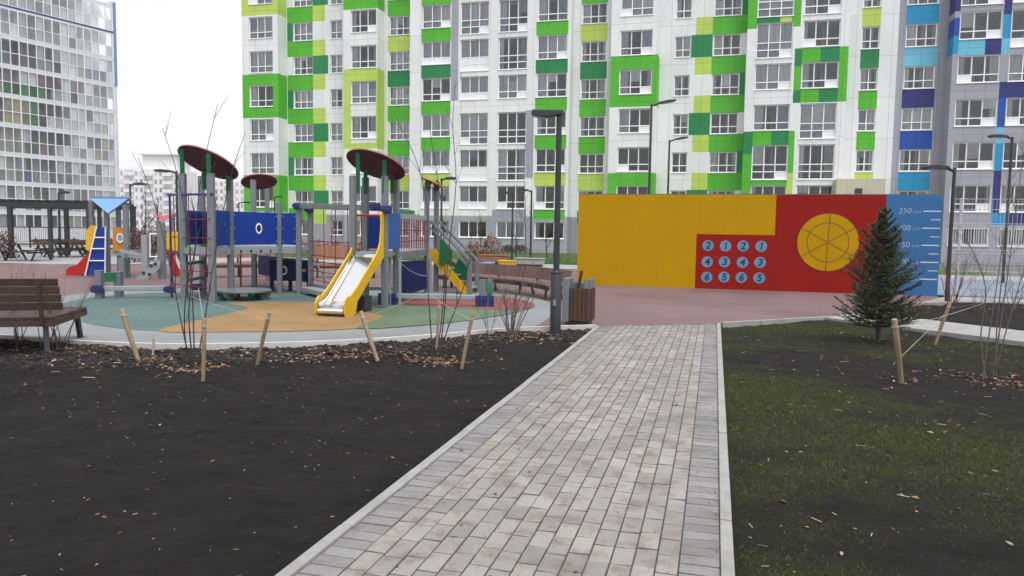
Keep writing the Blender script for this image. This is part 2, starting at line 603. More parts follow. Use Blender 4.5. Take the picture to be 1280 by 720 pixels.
def sheet(name, pts, z, m, kind='structure'):
    mb = MB()
    mb.add([(p[0], p[1], z) for p in pts], [list(range(len(pts)))])
    o = mb.build(name, m)
    me = o.data
    if me.polygons and me.polygons[0].normal.z < 0:
        me.flip_normals()
    return struct(o, kind)
def spline(pts, n=8, closed=True):
    P = [Vector((p[0], p[1], 0)) for p in pts]
    out = []
    N = len(P)
    rng = range(N) if closed else range(N-1)
    for i in rng:
        if closed:
            a, b, c, d = P[i-1], P[i], P[(i+1) % N], P[(i+2) % N]
        else:
            a, b, c, d = P[max(i-1, 0)], P[i], P[i+1], P[min(i+2, N-1)]
        for k in range(n):
            t = k/n
            out.append(0.5*((2*b)+(-a+c)*t+(2*a-5*b+4*c-d)*t*t+(-a+3*b-3*c+d)*t**3))
    if not closed:
        out.append(P[-1])
    return out
sheet('ground', [(-420, -60), (420, -60), (420, 420), (-420, 420)], -0.12, M['asphalt'])
sheet('paved_terrace', [(-60, 24.2), (-26, 24.2), (-21.5, 27.6), (-21.5, 46), (-60, 60)], 0.012, M['paved'])
sheet('pavement', [(-21.5, 31.8), (40, 33.6), (40, 36.2), (-21.5, 36.2)], 0.006, M['paved'])
sheet('sports_court', [(5.6, 23.35), (45, 23.35), (45, 33.5), (3, 33.5)], 0.004, M['rbluec'])

# edge of the left soil bed, seen as the near edge of the playground ring
EDGE = [G(x, y) for x, y in [(0, 421), (60, 425.5), (120, 429.5), (180, 431.8), (232, 432.6), (300, 431.8), (400, 429), (480, 425), (560, 419), (640, 412), (700, 409.8)]]
EDGE = [Vector((-16.5, 8.6, 0)), Vector((-13, 8.35, 0))]+EDGE+[Vector((-1.97, 12.86, 0))]
EC = spline(EDGE, 6, closed=False)
EX = np.array([p.x for p in EC])
EY = np.array([p.y for p in EC])
def soil_far(x):
    return np.interp(x, EX, EY)
sheet('rubber_court', [(-30, 8.6)]+[(p.x, p.y) for p in EC]+[(-1.9, 12.87), (0.1, 14.02), (0.16, 14.1), (2.25, 16.0), (3.3, 17.3), (5.2, 19.6), (5.9, 21.4), (6.05, 23.4), (-3.0, 33.0), (-30, 30.5)], 0.0, M['pink'])
# playground ring (grey) and its coloured blobs
far = [G(x, y) for x, y in [(663, 409.8), (684, 399), (693, 390), (689, 380), (676, 374.5), (655, 370.6), (628, 367.5), (590, 365), (520, 362.3), (430, 360.5), (330, 359.8), (240, 360.5), (160, 363), (95, 368), (40, 376), (-40, 388)]]
nearp = [p for p in EC if -13.5 < p.x < -3.4]
ring_pts = nearp+spline([nearp[-1]]+far+[Vector((-13.3, 9.2, 0))], 5, closed=False)[1:]
sheet('playground_ring', ring_pts, 0.004, M['rgrey'])
def blob(name, px, z, m):
    return sheet(name, spline([G(x, y) for x, y in px], 6), z, m)
blob('rubber_inlay', [(70, 385), (100, 402), (160, 412), (230, 414.5), (330, 413), (420, 408), (500, 395), (520, 378), (420, 366), (300, 364.5), (190, 366.5), (110, 373)], 0.008, M['rteal'])
blob('rubber_inlay', [(198, 414.5), (300, 415.5), (380, 414.5), (450, 411), (520, 404), (536, 393), (490, 384), (420, 379), (330, 378), (285, 380), (310, 386), (262, 398)], 0.012, M['rochre'])
blob('rubber_inlay', [(447, 411.4), (540, 406.5), (610, 397.5), (652, 389.5), (640, 383), (570, 381), (490, 382), (452, 388), (480, 396)], 0.016, M['rgreen'])
blob('rubber_inlay', [(489, 380), (540, 384), (600, 387), (645, 388.6), (667, 384.5), (664, 379), (640, 373), (606, 370.5), (550, 369.5), (500, 372)], 0.020, M['rred'])

# kerbs
def kerb_line(name, pts, w, z0, z1, seg=None):
    mb = MB()
    for i in range(len(pts)-1):
        a, b = Vector(pts[i]), Vector(pts[i+1])
        d = (b-a)
        ln = d.length
        n = max(1, round(ln/seg)) if seg else 1
        s = Vector((-d.y, d.x, 0)).normalized()*w/2
        for k in range(n):
            p, q = a+d*(k/n), a+d*((k+1)/n)
            g = d.normalized()*(0.004 if seg else 0)
            jz = random.uniform(-.004, .004) if seg else 0
            mb.plate([p-s+g+Vector((0, 0, z0)), p+s+g+Vector((0, 0, z0)), q+s-g+Vector((0, 0, z0)), q-s-g+Vector((0, 0, z0))], (0, 0, z1-z0+jz))
    return mb
o = kerb_line('kerb', [p for p in EC], 0.07, -0.1, 0.035).build('kerb', M['ringkerb'])
struct(o)
o = kerb_line('kerb', [(-1.915, -1.5, 0), (-1.915, 12.86, 0)], 0.068, -0.1, 0.016, 1.0).build('kerb', M['kerb'], bevel=0.006)
struct(o)
o = kerb_line('kerb', [(0.114, -1.5, 0), (0.114, 14.06, 0)], 0.066, -0.1, 0.016, 1.0).build('kerb', M['kerb'], bevel=0.006)
struct(o)
o = kerb_line('kerb', [(0.16, 14.1, 0), (2.25, 16.0, 0)], 0.07, -0.1, 0.03, 1.0).build('kerb', M['kerb'], bevel=0.006)
struct(o)

# paving of the path: every block laid singly, joints sunk
def paver_mat(name, c, isl, wear):
    m, nt, b = new_mat(name)
    L = nt.links.new
    g = nd(nt, 'ShaderNodeNewGeometry')
    tc = nd(nt, 'ShaderNodeTexCoord')
    r = nd(nt, 'ShaderNodeMapRange')
    r.inputs['To Min'].default_value = 1-isl
    r.inputs['To Max'].default_value = 1+isl
    L(g.outputs['Random Per Island'], r.inputs[0])
    n1 = nd(nt, 'ShaderNodeTexNoise', Scale=1.3, Detail=8.0, Roughness=0.68)
    L(tc.outputs['Object'], n1.inputs['Vector'])
    r1 = nd(nt, 'ShaderNodeMapRange')
    r1.inputs['From Min'].default_value = 0.3
    r1.inputs['From Max'].default_value = 0.7
    r1.inputs['To Min'].default_value = 0.78
    r1.inputs['To Max'].default_value = 1.18
    L(n1.outputs['Fac'], r1.inputs[0])
    n2 = nd(nt, 'ShaderNodeTexNoise', Scale=70.0, Detail=4.0)
    L(tc.outputs['Object'], n2.inputs['Vector'])
    r2 = nd(nt, 'ShaderNodeMapRange')
    r2.inputs['To Min'].default_value = 0.8
    r2.inputs['To Max'].default_value = 1.2
    L(n2.outputs['Fac'], r2.inputs[0])
    a = nd(nt, 'ShaderNodeMath', operation='MULTIPLY')
    L(r.outputs[0], a.inputs[0])
    L(r1.outputs[0], a.inputs[1])
    a2 = nd(nt, 'ShaderNodeMath', operation='MULTIPLY')
    L(a.outputs[0], a2.inputs[0])
    L(r2.outputs[0], a2.inputs[1])
    vm = nd(nt, 'ShaderNodeVectorMath', operation='SCALE')
    vm.inputs[0].default_value = c
    L(a2.outputs[0], vm.inputs['Scale'])
    # trodden-in soil: reddish brown smears
    n4 = nd(nt, 'ShaderNodeTexNoise', Scale=5.5, Detail=7.0, Roughness=0.72)
    L(tc.outputs['Object'], n4.inputs['Vector'])
    r4 = nd(nt, 'ShaderNodeMapRange')
    r4.inputs['From Min'].default_value = 0.5
    r4.inputs['From Max'].default_value = 0.74
    r4.inputs['To Max'].default_value = wear
    L(n4.outputs['Fac'], r4.inputs[0])
    mx = nd(nt, 'ShaderNodeMix', data_type='RGBA')
    L(r4.outputs[0], mx.inputs['Factor'])
    L(vm.outputs[0], mx.inputs[6])
    mx.inputs[7].default_value = (0.115, 0.078, 0.066, 1)
    L(mx.outputs[2], b.inputs['Base Color'])
    b.inputs['Roughness'].default_value = 0.8
    bp = nd(nt, 'ShaderNodeBump', Strength=0.35, Distance=0.004)
    L(n2.outputs['Fac'], bp.inputs['Height'])
    L(bp.outputs[0], b.inputs['Normal'])
    return m
M['paver'] = paver_mat('pale grey paving block', (0.252, 0.234, 0.214), 0.15, 0.95)
M['paver2'] = paver_mat('grey border paving block', (0.208, 0.2, 0.198), 0.14, 0.7)
M['joint'] = mk('joint sand', (0.125, 0.115, 0.104), 0.95, 0.4, 14, 0.4, 200)
PX0, PX1 = -1.88, 0.08
def path_end(x):
    return 12.88+(x+1.96)*0.571
pv = MB()
def paver(x0, x1, y0, y1, m):
    g, c = 0.0019, 0.003
    a, b = x0+g, x1-g
    ya0, yb0 = y0+g, y0+g
    ya1, yb1 = min(y1-g, path_end(a)), min(y1-g, path_end(b))
    if ya1-ya0 < 0.02 or yb1-yb0 < 0.02:
        return
    z = random.gauss(0, 0.0012)
    t1, t2 = random.gauss(0, 0.0012), random.gauss(0, 0.0012)
    lo = -0.014
    v = [(a, ya0, lo), (b, yb0, lo), (b, yb1, lo), (a, ya1, lo),
         (a, ya0, z-c+t1), (b, yb0, z-c-t1), (b, yb1, z-c+t2), (a, ya1, z-c-t2),
         (a+c, ya0+c, z+t1), (b-c, yb0+c, z-t1), (b-c, yb1-c, z+t2), (a+c, ya1-c, z-t2)]
    f = [(8, 9, 10, 11)]
    for i in range(4):
        j = (i+1) % 4
        f += [(i, j, 4+j, 4+i), (4+i, 4+j, 8+j, 8+i)]
    k0 = len(pv.M)
    pv.add(v, f, m)
    for q in range(k0+1, k0+9):
        pv.M[q] = 2
NC = 14
cw = (PX1-PX0-0.4)/NC
for i in range(NC):
    y = -0.6-random.choice([0, 0.105])-(i % 2)*0.105+random.uniform(-.03, .03)
    while y < 14.3:
        ln = 0.21+random.uniform(-.002, .002)
        paver(PX0+0.2+i*cw, PX0+0.2+(i+1)*cw, y, y+ln, 0)
        y += ln
for xa, xb in ((PX0, PX0+0.2), (PX1-0.2, PX1)):
    y = -0.6
    while y < 14.3:
        paver(xa, xb, y, y+0.108, 1)
        y += 0.108
struct(pv.build('path', [M['paver'], M['paver2'], M['joint']]))
struct(sheet('path_bed', [(PX0, -1.5), (PX1, -1.5), (PX1, path_end(PX1)), (PX0, path_end(PX0))], -0.011, M['joint']))

# cross path of pale slabs, right
A0, A1, B1, B0 = G(1028, 397.2), G(1284, 428.5), G(1284, 414.8), G(1080, 391)
dA = (A1-A0).normalized()
A2 = A1+dA*6
B2 = B1+(B1-B0).normalized()*6
cp = MB()
n = 12
for k in range(n):
    a, b = A0.lerp(A2, k/n), A0.lerp(A2, (k+1)/n)
    c, d = B0.lerp(B2, (k+1)/n), B0.lerp(B2, k/n)
    e = dA*0.006
    cp.plate([a+e-Vector((0, 0, .1)), b-e-Vector((0, 0, .1)), c-e-Vector((0, 0, .1)), d+e-Vector((0, 0, .1))], (0, 0, 0.1+0.012+random.uniform(-.003, .003)))
struct(cp.build('cross_path', M['concrete']))
# pale strip at the foot of the mesh fence
F_A, F_B = G(1183, 371.5), G(1284, 375.0)
st = MB()
st.plate([G(1150, 380), G(1183, 371.5), F_B, F_B+(F_B-F_A).normalized()*8, G(1284, 379.6)+(F_B-F_A).normalized()*8, G(1284, 379.6), G(1200, 378.2)], (0, 0, 0.03))
struct(st.build('kerb_strip', M['concrete']))

# ------------------------------------------------------------------ soil beds
def soil_mat(name, green):
    m, nt, b = new_mat(name)
    L = nt.links.new
    tc = nd(nt, 'ShaderNodeTexCoord')
    n1 = nd(nt, 'ShaderNodeTexNoise', Scale=2.2, Detail=9.0, Roughness=0.7)
    L(tc.outputs['Object'], n1.inputs['Vector'])
    cr = nd(nt, 'ShaderNodeValToRGB')
    e = cr.color_ramp.elements
    e[0].position, e[0].color = 0.3, (0.0072, 0.0056, 0.0051, 1)
    e[1].position, e[1].color = 0.72, (0.0255, 0.02, 0.0178, 1)
    L(n1.outputs['Fac'], cr.inputs[0])
    n2 = nd(nt, 'ShaderNodeTexNoise', Scale=120.0, Detail=4.0, Roughness=0.7)
    L(tc.outputs['Object'], n2.inputs['Vector'])
    r2 = nd(nt, 'ShaderNodeMapRange')
    r2.inputs['From Min'].default_value = 0.25
    r2.inputs['From Max'].default_value = 0.75
    r2.inputs['To Min'].default_value = 0.45
    r2.inputs['To Max'].default_value = 1.6
    L(n2.outputs['Fac'], r2.inputs[0])
    vm = nd(nt, 'ShaderNodeVectorMath', operation='SCALE')
    L(cr.outputs[0], vm.inputs[0])
    L(r2.outputs[0], vm.inputs['Scale'])
    out = vm.outputs[0]
    if green:
        at = nd(nt, 'ShaderNodeAttribute', attribute_name='moss')
        n5 = nd(nt, 'ShaderNodeTexNoise', Scale=26.0, Detail=5.0, Roughness=0.7)
        L(tc.outputs['Object'], n5.inputs['Vector'])
        s = nd(nt, 'ShaderNodeMath', operation='MULTIPLY_ADD')
        L(n5.outputs['Fac'], s.inputs[0])
        s.inputs[1].default_value = 1.6
        s.inputs[2].default_value = -0.8
        s2 = nd(nt, 'ShaderNodeMath', operation='ADD')
        s2.use_clamp = True
        L(s.outputs[0], s2.inputs[0])
        L(at.outputs['Fac'], s2.inputs[1])
        s3 = nd(nt, 'ShaderNodeMath', operation='MULTIPLY')
        L(s2.outputs[0], s3.inputs[0])
        L(at.outputs['Fac'], s3.inputs[1])
        vm2 = nd(nt, 'ShaderNodeVectorMath', operation='SCALE')
        vm2.inputs[0].default_value = (0.036, 0.043, 0.0085)
        L(r2.outputs[0], vm2.inputs['Scale'])
        mx = nd(nt, 'ShaderNodeMix', data_type='RGBA')
        L(s3.outputs[0], mx.inputs['Factor'])
        L(out, mx.inputs[6])
        L(vm2.outputs[0], mx.inputs[7])
        out = mx.outputs[2]
    L(out, b.inputs['Base Color'])
    b.inputs['Roughness'].default_value = 0.92
    b.inputs['Specular IOR Level'].default_value = 0.25
    bp = nd(nt, 'ShaderNodeBump', Strength=1.0, Distance=0.035)
    L(n2.outputs['Fac'], bp.inputs['Height'])
    L(bp.outputs[0], b.inputs['Normal'])
    return m
M['soil'] = soil_mat('dark topsoil', False)
M['soilg'] = soil_mat('mossy topsoil', True)
def fbm(x, y, s, o=4, seed=0.0):
    return noise.fractal(Vector((x*s+seed, y*s-seed, seed)), 0.75, 2.1, o)
def moss(x, y):
    v = 0.5+0.55*fbm(x*0.55, y, 0.75, 4, 3.7)+0.16*fbm(x, y, 3.0, 3, 9.1)-0.05
    v += 0.2+0.12*math.exp(-((x-2.2)**2/3.5+(y-6.2)**2/3.0))
    v += 0.25*math.exp(-(x-.2)**2/.5)-0.2*math.exp(-((x-4.5)**2/4+(y-4.2)**2/1.2))
    v -= 0.25*math.exp(-((x-3.2)**2/1.6+(y-9.6)**2/0.7))
    return max(0.0, min(1.0, (v-0.36)*1.7))
def bed(name, x0, x1, y0, y1, step, inside, zf, m, mossy=False):
    nx, ny = int((x1-x0)/step)+1, int((y1-y0)/step)+1
    idx = -np.ones((nx+1, ny+1), dtype=int)
    V, F, A = [], [], []
    def vert(i, j):
        if idx[i, j] < 0:
            x, y = x0+i*step, y0+j*step
            idx[i, j] = len(V)
            V.append((x, y, zf(x, y)))
            if mossy:
                A.append(moss(x, y))
        return int(idx[i, j])
    for i in range(nx):
        for j in range(ny):
            if inside(x0+(i+.5)*step, y0+(j+.5)*step):
                F.append((vert(i, j), vert(i+1, j), vert(i+1, j+1), vert(i, j+1)))
    mb = MB()
    mb.V, mb.F, mb.M = V, F, [0]*len(F)
    o = mb.build(name, m, smooth=True)
    if mossy:
        at = o.data.attributes.new('moss', 'FLOAT', 'POINT')
        at.data.foreach_set('value', np.array(A, dtype=np.float32))
    return struct(o)
def soil_h(x, y):
    z = -0.045+0.03*fbm(x, y, 0.5, 3, 1.3)+0.018*fbm(x, y, 3.5, 4, 5.1)+0.009*fbm(x, y, 11, 3, 3.1)+0.011*fbm(x*0.22, y, 7.0, 3, 6.2)
    ef = float(soil_far(x))-y                  # rougher, heaped towards the planted far strip
    rough = max(0.0, min(1.0, 1-(ef-0.3)/2.2))
    z += rough*(0.035*abs(fbm(x, y, 2.6, 4, 7.7))+0.02*fbm(x, y, 9, 3, 2.2))
    z += 0.02*math.exp(-((x+5.2)**2+(y-7.75)**2)/0.25)-0.05*math.exp(-((x+5.97)**2+(y-7.5)**2)/0.05)
    return min(z, 0.02 if ef < 0.2 else 0.09)
bed('soil_bed', -14.0, -1.96, 0.3, 13.2, 0.042, lambda x, y: x < -1.955 and y < soil_far(x) and y > 0.3+max(0, (-x-3.0))*0.35, soil_h, M['soil'])
LX = [0.16, 2.25, 4.81, 12.0]
LY = [14.1, 16.0, 13.55, 6.95]
def lawn_h(x, y):
    return -0.05+0.03*fbm(x, y, 0.5, 3, 4.3)+0.014*fbm(x, y, 4, 4, 8.1)
bed('lawn_bed', 0.15, 10.5, 0.6, 16.2, 0.045, lambda x, y: x > 0.155 and y < np.interp(x, LX, LY)-0.02 and x < 1.9+0.62*y, lawn_h, M['soilg'], True)
far_poly = [G(1150, 380.5), G(1200, 378.6), G(1284, 380)+(F_B-F_A).normalized()*7.5, B2+Vector((0, .02, 0)), G(1284, 414.6), G(1145, 397.2), G(1120, 391)]
def in_poly(x, y, P):
    c = False
    for i in range(len(P)):
        a, b = P[i], P[i-1]
        if (a.y > y) != (b.y > y) and x < (b.x-a.x)*(y-a.y)/(b.y-a.y)+a.x:
            c = not c
    return c
fx0, fx1 = min(p.x for p in far_poly), max(p.x for p in far_poly)
fy0, fy1 = min(p.y for p in far_poly), max(p.y for p in far_poly)
bed('soil_bed', fx0, fx1, fy0, fy1, 0.07, lambda x, y: in_poly(x, y, far_poly), lambda x, y: 0.0+0.05*fbm(x, y, 1.2, 4, 2.0), M['soil'])
# lawn strip under the apartment block
M['turf'] = mk('green turf', (0.055, 0.105, 0.018), 0.95, 0.3, 6, 0.5, 120)
sheet('lawn_strip', [(-40, 36.2), (12, 36.2), (12, 54.6), (-40, 54.6)], 0.02, M['turf'])

# ------------------------------------------------------------------ litter, clods and grass (uncountable)
M['leaf'] = mk_curtain('dry leaves', [(0.17, 0.09, 0.045), (0.13, 0.06, 0.03), (0.28, 0.18, 0.08), (0.08, 0.042, 0.025), (0.27, 0.22, 0.16), (0.16, 0.08, 0.05), (0.1, 0.05, 0.035)])
M['chip'] = mk('pale chips and straw', (0.4, 0.34, 0.27), 0.9, 0.2, 30, island=0.5)
M['clod'] = mk('soil clods', (0.019, 0.0152, 0.0137), 0.95, 0.3, 30, 0.6, 120, island=0.5)
def leaf(mb, p, s, up=0.5):
    a = random.uniform(0, 6.283)
    u = Vector((math.cos(a), math.sin(a), random.uniform(-.35, .35)*up*2))*s
    w = Vector((-math.sin(a), math.cos(a), random.uniform(-.35, .35)*up*2))*s*random.uniform(.4, .75)
    p = Vector(p)+Vector((0, 0, abs(u.z)+abs(w.z)*.5+.002))
    k = Vector((0, 0, s*random.uniform(0.05, .45)*up))
    mb.add([p-u, p-u*.2+w+k, p+u*.5+w*.6+k, p+u, p+u*.4-w*.7+k*.6, p-u*.3-w+k], [(0, 1, 5), (1, 2, 4, 5), (2, 3, 4)])
lv, ch, cl = MB(), MB(), MB()
def clod(p, s):
    o = len(cl.V)
    for i in range(8):
        a = i*math.pi/3
        if i < 6:
            cl.V.append((p[0]+math.cos(a)*s*random.uniform(.7, 1.2), p[1]+math.sin(a)*s*random.uniform(.7, 1.2), p[2]+random.uniform(-.1, .35)*s))
        else:
            cl.V.append((p[0]+random.uniform(-.3, .3)*s, p[1]+random.uniform(-.3, .3)*s, p[2]+(random.uniform(.5, .9) if i == 6 else -.5)*s))
    for i in range(6):
        cl.F.append([o+i, o+(i+1) % 6, o+6])
        cl.M.append(0)
def chip(p, L_, w):
    a = random.uniform(0, 6.283)
    d = Vector((math.cos(a), math.sin(a), random.uniform(-.12, .12)))
    ch.beam(Vector(p)+Vector((0, 0, w))-d*L_/2, Vector(p)+Vector((0, 0, w))+d*L_/2, w, w*.6)
# left bed: sparse on the raked soil, thick in the planted strip
while len(lv.F) < 3*1500:
    x = random.uniform(-11, -2.0)
    e = float(soil_far(x))
    y = e-0.08-abs(random.gauss(0, 0.8))
    if fbm(x, y, 1.3, 3, 6.6)+random.uniform(-.3, .5) < 0.1:
        continue
    leaf(lv, (x, y, soil_h(x, y)), random.uniform(.012, .035))
for cx, cy, n_, r_ in ((-5.97, 7.5, 260, .22), (-6.7, 7.75, 110, .14), (-3.43, 8.95, 260, .24), (-3.07, 11.37, 260, .3), (-4.7, 8.9, 90, .2), (-5.1, 8.6, 80, .25), (-9.4, 7.9, 90, .35), (-7.9, 8.0, 60, .3), (-4.2, 9.2, 60, .2), (-2.6, 11.6, 80, .3)):
    for k in range(n_):
        x, y = cx+random.gauss(0, r_), cy+random.gauss(0, r_*.7)
        if x < -2.0 and y < soil_far(x)-.05:
            leaf(lv, (x, y, soil_h(x, y)), random.uniform(.015, .04))
for k in range(170):
    x, y = random.uniform(-8.5, -2.05), random.uniform(2.2, 8.5)
    if y < soil_far(x)-.4:
        leaf(lv, (x, y, soil_h(x, y)), random.choice([.008, .012, .012, .018, .022]))
for k in range(420):
    x, y = random.uniform(-9, -2.05), random.uniform(2.0, 8.8)
    if y < soil_far(x)-.3:
        chip((x, y, soil_h(x, y)), random.choice([.008, .012, .018, .03]), random.uniform(.002, .005))
for k in range(260):
    x = random.uniform(-10, -2.1)
    y = float(soil_far(x))-.15-abs(random.gauss(0, .7))
    chip((x, y, soil_h(x, y)), random.choice([.03, .05, .08, .12]), random.uniform(.004, .012))
for k in range(26000):
    x = random.uniform(-10, -1.98)
    e = float(soil_far(x))
    y = random.uniform(1.6, e-.06) if k % 3 else e-.08-abs(random.gauss(0, .8))
    s = random.choice([.003, .003, .004, .005, .006, .009]) if y < e-1.6 else random.choice([.008, .014, .02, .032])
    clod((x, y, soil_h(x, y)), s)
# right bed
for k in range(520):
    x, y = random.uniform(.2, 7.5), random.uniform(2.4, 15.8)
    if y < np.interp(x, LX, LY)-.1:
        leaf(lv, (x, y, lawn_h(x, y)), random.choice([.008, .012, .016, .02, .028]))
for cx, cy, n_, r_ in ((3.3, 10.0, 140, .3), (2.7, 13.55, 60, .35), (4.1, 10.4, 60, .3), (2.2, 9.6, 30, .3)):
    for k in range(n_):
        x, y = cx+random.gauss(0, r_), cy+random.gauss(0, r_*.7)
        leaf(lv, (x, y, lawn_h(x, y)), random.uniform(.012, .035))
for k in range(500):
    x, y = random.uniform(.2, 7), random.uniform(2.4, 15)
    if y < np.interp(x, LX, LY)-.1:
        chip((x, y, lawn_h(x, y)), random.choice([.01, .02, .04, .07]), random.uniform(.002, .006))
for k in range(9000):
    x, y = random.uniform(.2, 6.5), random.uniform(2.2, 15)
    if y < np.interp(x, LX, LY)-.1 and moss(x, y) < .6:
        clod((x, y, lawn_h(x, y)), random.choice([.003, .004, .006, .009]))
# far bed and path
for k in range(260):
    x, y = random.uniform(fx0, fx1), random.uniform(fy0, fy1)
    if in_poly(x, y, far_poly):
        leaf(lv, (x, y, .03), random.uniform(.015, .04))
for k in range(130):
    leaf(lv, (random.uniform(-1.86, .06), random.uniform(2.6, 13), .002), random.choice([.006, .009, .014, .02]), .4)
for k in range(60):
    x, y = random.uniform(-13, -4), random.uniform(9, 18)
    if y > soil_far(x)+.1:
        leaf(lv, (x, y, .022), random.uniform(.012, .03), .4)
for k in range(900):
    e = random.choice([-1.88, .08])
    x = e+abs(random.gauss(0, .025))*(1 if e < 0 else -1)
    y = random.uniform(1.5, 13)
    if fbm(x*.2, y, 1.4, 3, 12.0) > .05:
        clod((x, y, .0), random.choice([.0025, .003, .004, .006]))
for k in range(160):
    clod((random.uniform(-1.8, .05), random.uniform(1.8, 13), .0), random.choice([.002, .003, .004, .006]))
struct(lv.build('fallen_leaves', M['leaf']), 'stuff')
struct(ch.build('wood_chips', M['chip']), 'stuff')
struct(cl.build('soil_clods', M['clod'], smooth=True), 'stuff')
# grass
M['grass'] = mk('short grass', (0.046, 0.06, 0.0105), 0.7, 0.2, 8, island=0.55)
gv = []
while len(gv) < 3*110000:
    x = random.uniform(.17, 6.8)
    y = 1.8+random.random()**1.7*13.6
    if y > np.interp(x, LX, LY)-.06 or x > .9+.55*y:
        continue
    mo = moss(x, y)
    if random.random() > (mo-.12)*1.1:
        continue
    z = lawn_h(x, y)-.002
    h = random.uniform(.006, .018)*(.7+mo*.6)
    a = random.uniform(0, 6.283)
    w = random.uniform(.0012, .0022)+.00022*y
    dx, dy = math.cos(a)*w, math.sin(a)*w
    lx, ly = random.gauss(0, h*.7), random.gauss(0, h*.7)
    gv += [(x-dx, y-dy, z), (x+dx, y+dy, z), (x+lx, y+ly, z+h)]
mb = MB()
mb.V = gv
mb.F = [(3*i, 3*i+1, 3*i+2) for i in range(len(gv)//3)]
mb.M = [0]*len(mb.F)
struct(mb.build('grass', M['grass']), 'stuff')
gv = []
for k in range(16000):
    x, y = random.uniform(-16, 9), 36.25+random.random()**2*15
    h, a, w = random.uniform(.05, .13), random.uniform(0, 6.283), .012
    gv += [(x-math.cos(a)*w, y-math.sin(a)*w, .02), (x+math.cos(a)*w, y+math.sin(a)*w, .02), (x+random.gauss(0, .04), y+random.gauss(0, .04), .02+h)]
mb = MB()
mb.V = gv
mb.F = [(3*i, 3*i+1, 3*i+2) for i in range(len(gv)//3)]
mb.M = [0]*len(mb.F)
M['grass2'] = mk('lawn grass', (0.06, 0.12, 0.02), 0.8, 0.2, 1, island=0.4)
struct(mb.build('grass', M['grass2']), 'stuff')
# ------------------------------------------------------------------ buildings
YF, YB = 54.7, 56.0          # projecting and recessed facade planes
def XF(px, y=100):
    return AY(px, y, YF).x
def XB(px, y=100):
    return AY(px, y, YB).x
PITCH_F = 2.75
def zs(k):                    # ordinary windows
    return (3.26+PITCH_F*(k-1), 4.74+PITCH_F*(k-1))
def zb(k):                    # loggia windows
    return (3.28+PITCH_F*(k-1), 5.02+PITCH_F*(k-1))
def zt(k):                    # loggias glazed down to the slab
    return (2.66+PITCH_F*(k-1), 5.02+PITCH_F*(k-1))
FCOL = ['white', 'lime', 'green', 'dgreen', 'grey', 'navy', 'blue', 'cyan', 'lcyan', 'beige']
FMAT = [M[c] for c in FCOL]
FI = {c: i for i, c in enumerate(FCOL)}
class Facade:
    """one plane of a stepped facade: colour rectangles and window openings cut out of a sheet"""
    def __init__(s, x0, x1, y, base='white'):
        s.x0, s.x1, s.y, s.base = x0, x1, y, base
        s.rects, s.wins = [], []
    def paint(s, x0, x1, z0, z1, c):
        s.rects.append((max(x0, s.x0), min(x1, s.x1), z0, z1, c))
    def win(s, x0, x1, z0, z1, kind='w3'):
        s.wins.append((x0, x1, z0, z1, kind))
    def colour(s, x, z):
        c = s.base
        for r in s.rects:
            if r[0] <= x <= r[1] and r[2] <= z <= r[3]:
                c = r[4]
        return c
    def mesh(s, mb, z0, z1):
        xs = sorted({round(v, 4) for v in [s.x0, s.x1]+[r[i] for r in s.rects for i in (0, 1)]+[w[i] for w in s.wins for i in (0, 1)]})
        zz = sorted({round(v, 4) for v in [z0, z1]+[min(max(r[i], z0), z1) for r in s.rects for i in (2, 3)]+[w[i] for w in s.wins for i in (2, 3)]})
        xs = [x for x in xs if s.x0-1e-4 <= x <= s.x1+1e-4]
        zz = [z for z in zz if z0-1e-4 <= z <= z1+1e-4]
        ix = {}
        def v(x, z, y=None):
            k = (x, z, y)
            if k not in ix:
                ix[k] = len(mb.V)
                mb.V.append((x, s.y if y is None else y, z))
            return ix[k]
        for i in range(len(xs)-1):
            for j in range(len(zz)-1):
                a, b, c, d = xs[i], xs[i+1], zz[j], zz[j+1]
                mx, mz = (a+b)/2, (c+d)/2
                if any(w[0] < mx < w[1] and w[2] < mz < w[3] for w in s.wins):
                    continue
                mb.F.append([v(a, c), v(b, c), v(b, d), v(a, d)])
                mb.M.append(FI[s.colour(mx, mz)])
        dp = 0.22
        for (a, b, c, d, k) in s.wins:
            m = FI['white']
            y0, y1 = s.y, s.y+dp
            mb.quad((a, y0, c), (a, y0, d), (a, y1, d), (a, y1, c), m)
            mb.quad((b, y0, d), (b, y0, c), (b, y1, c), (b, y1, d), m)
            mb.quad((a, y0, c), (a, y1, c), (b, y1, c), (b, y0, c), m)
            mb.quad((a, y0, d), (b, y0, d), (b, y1, d), (a, y1, d), m)
RW = random.Random(11)
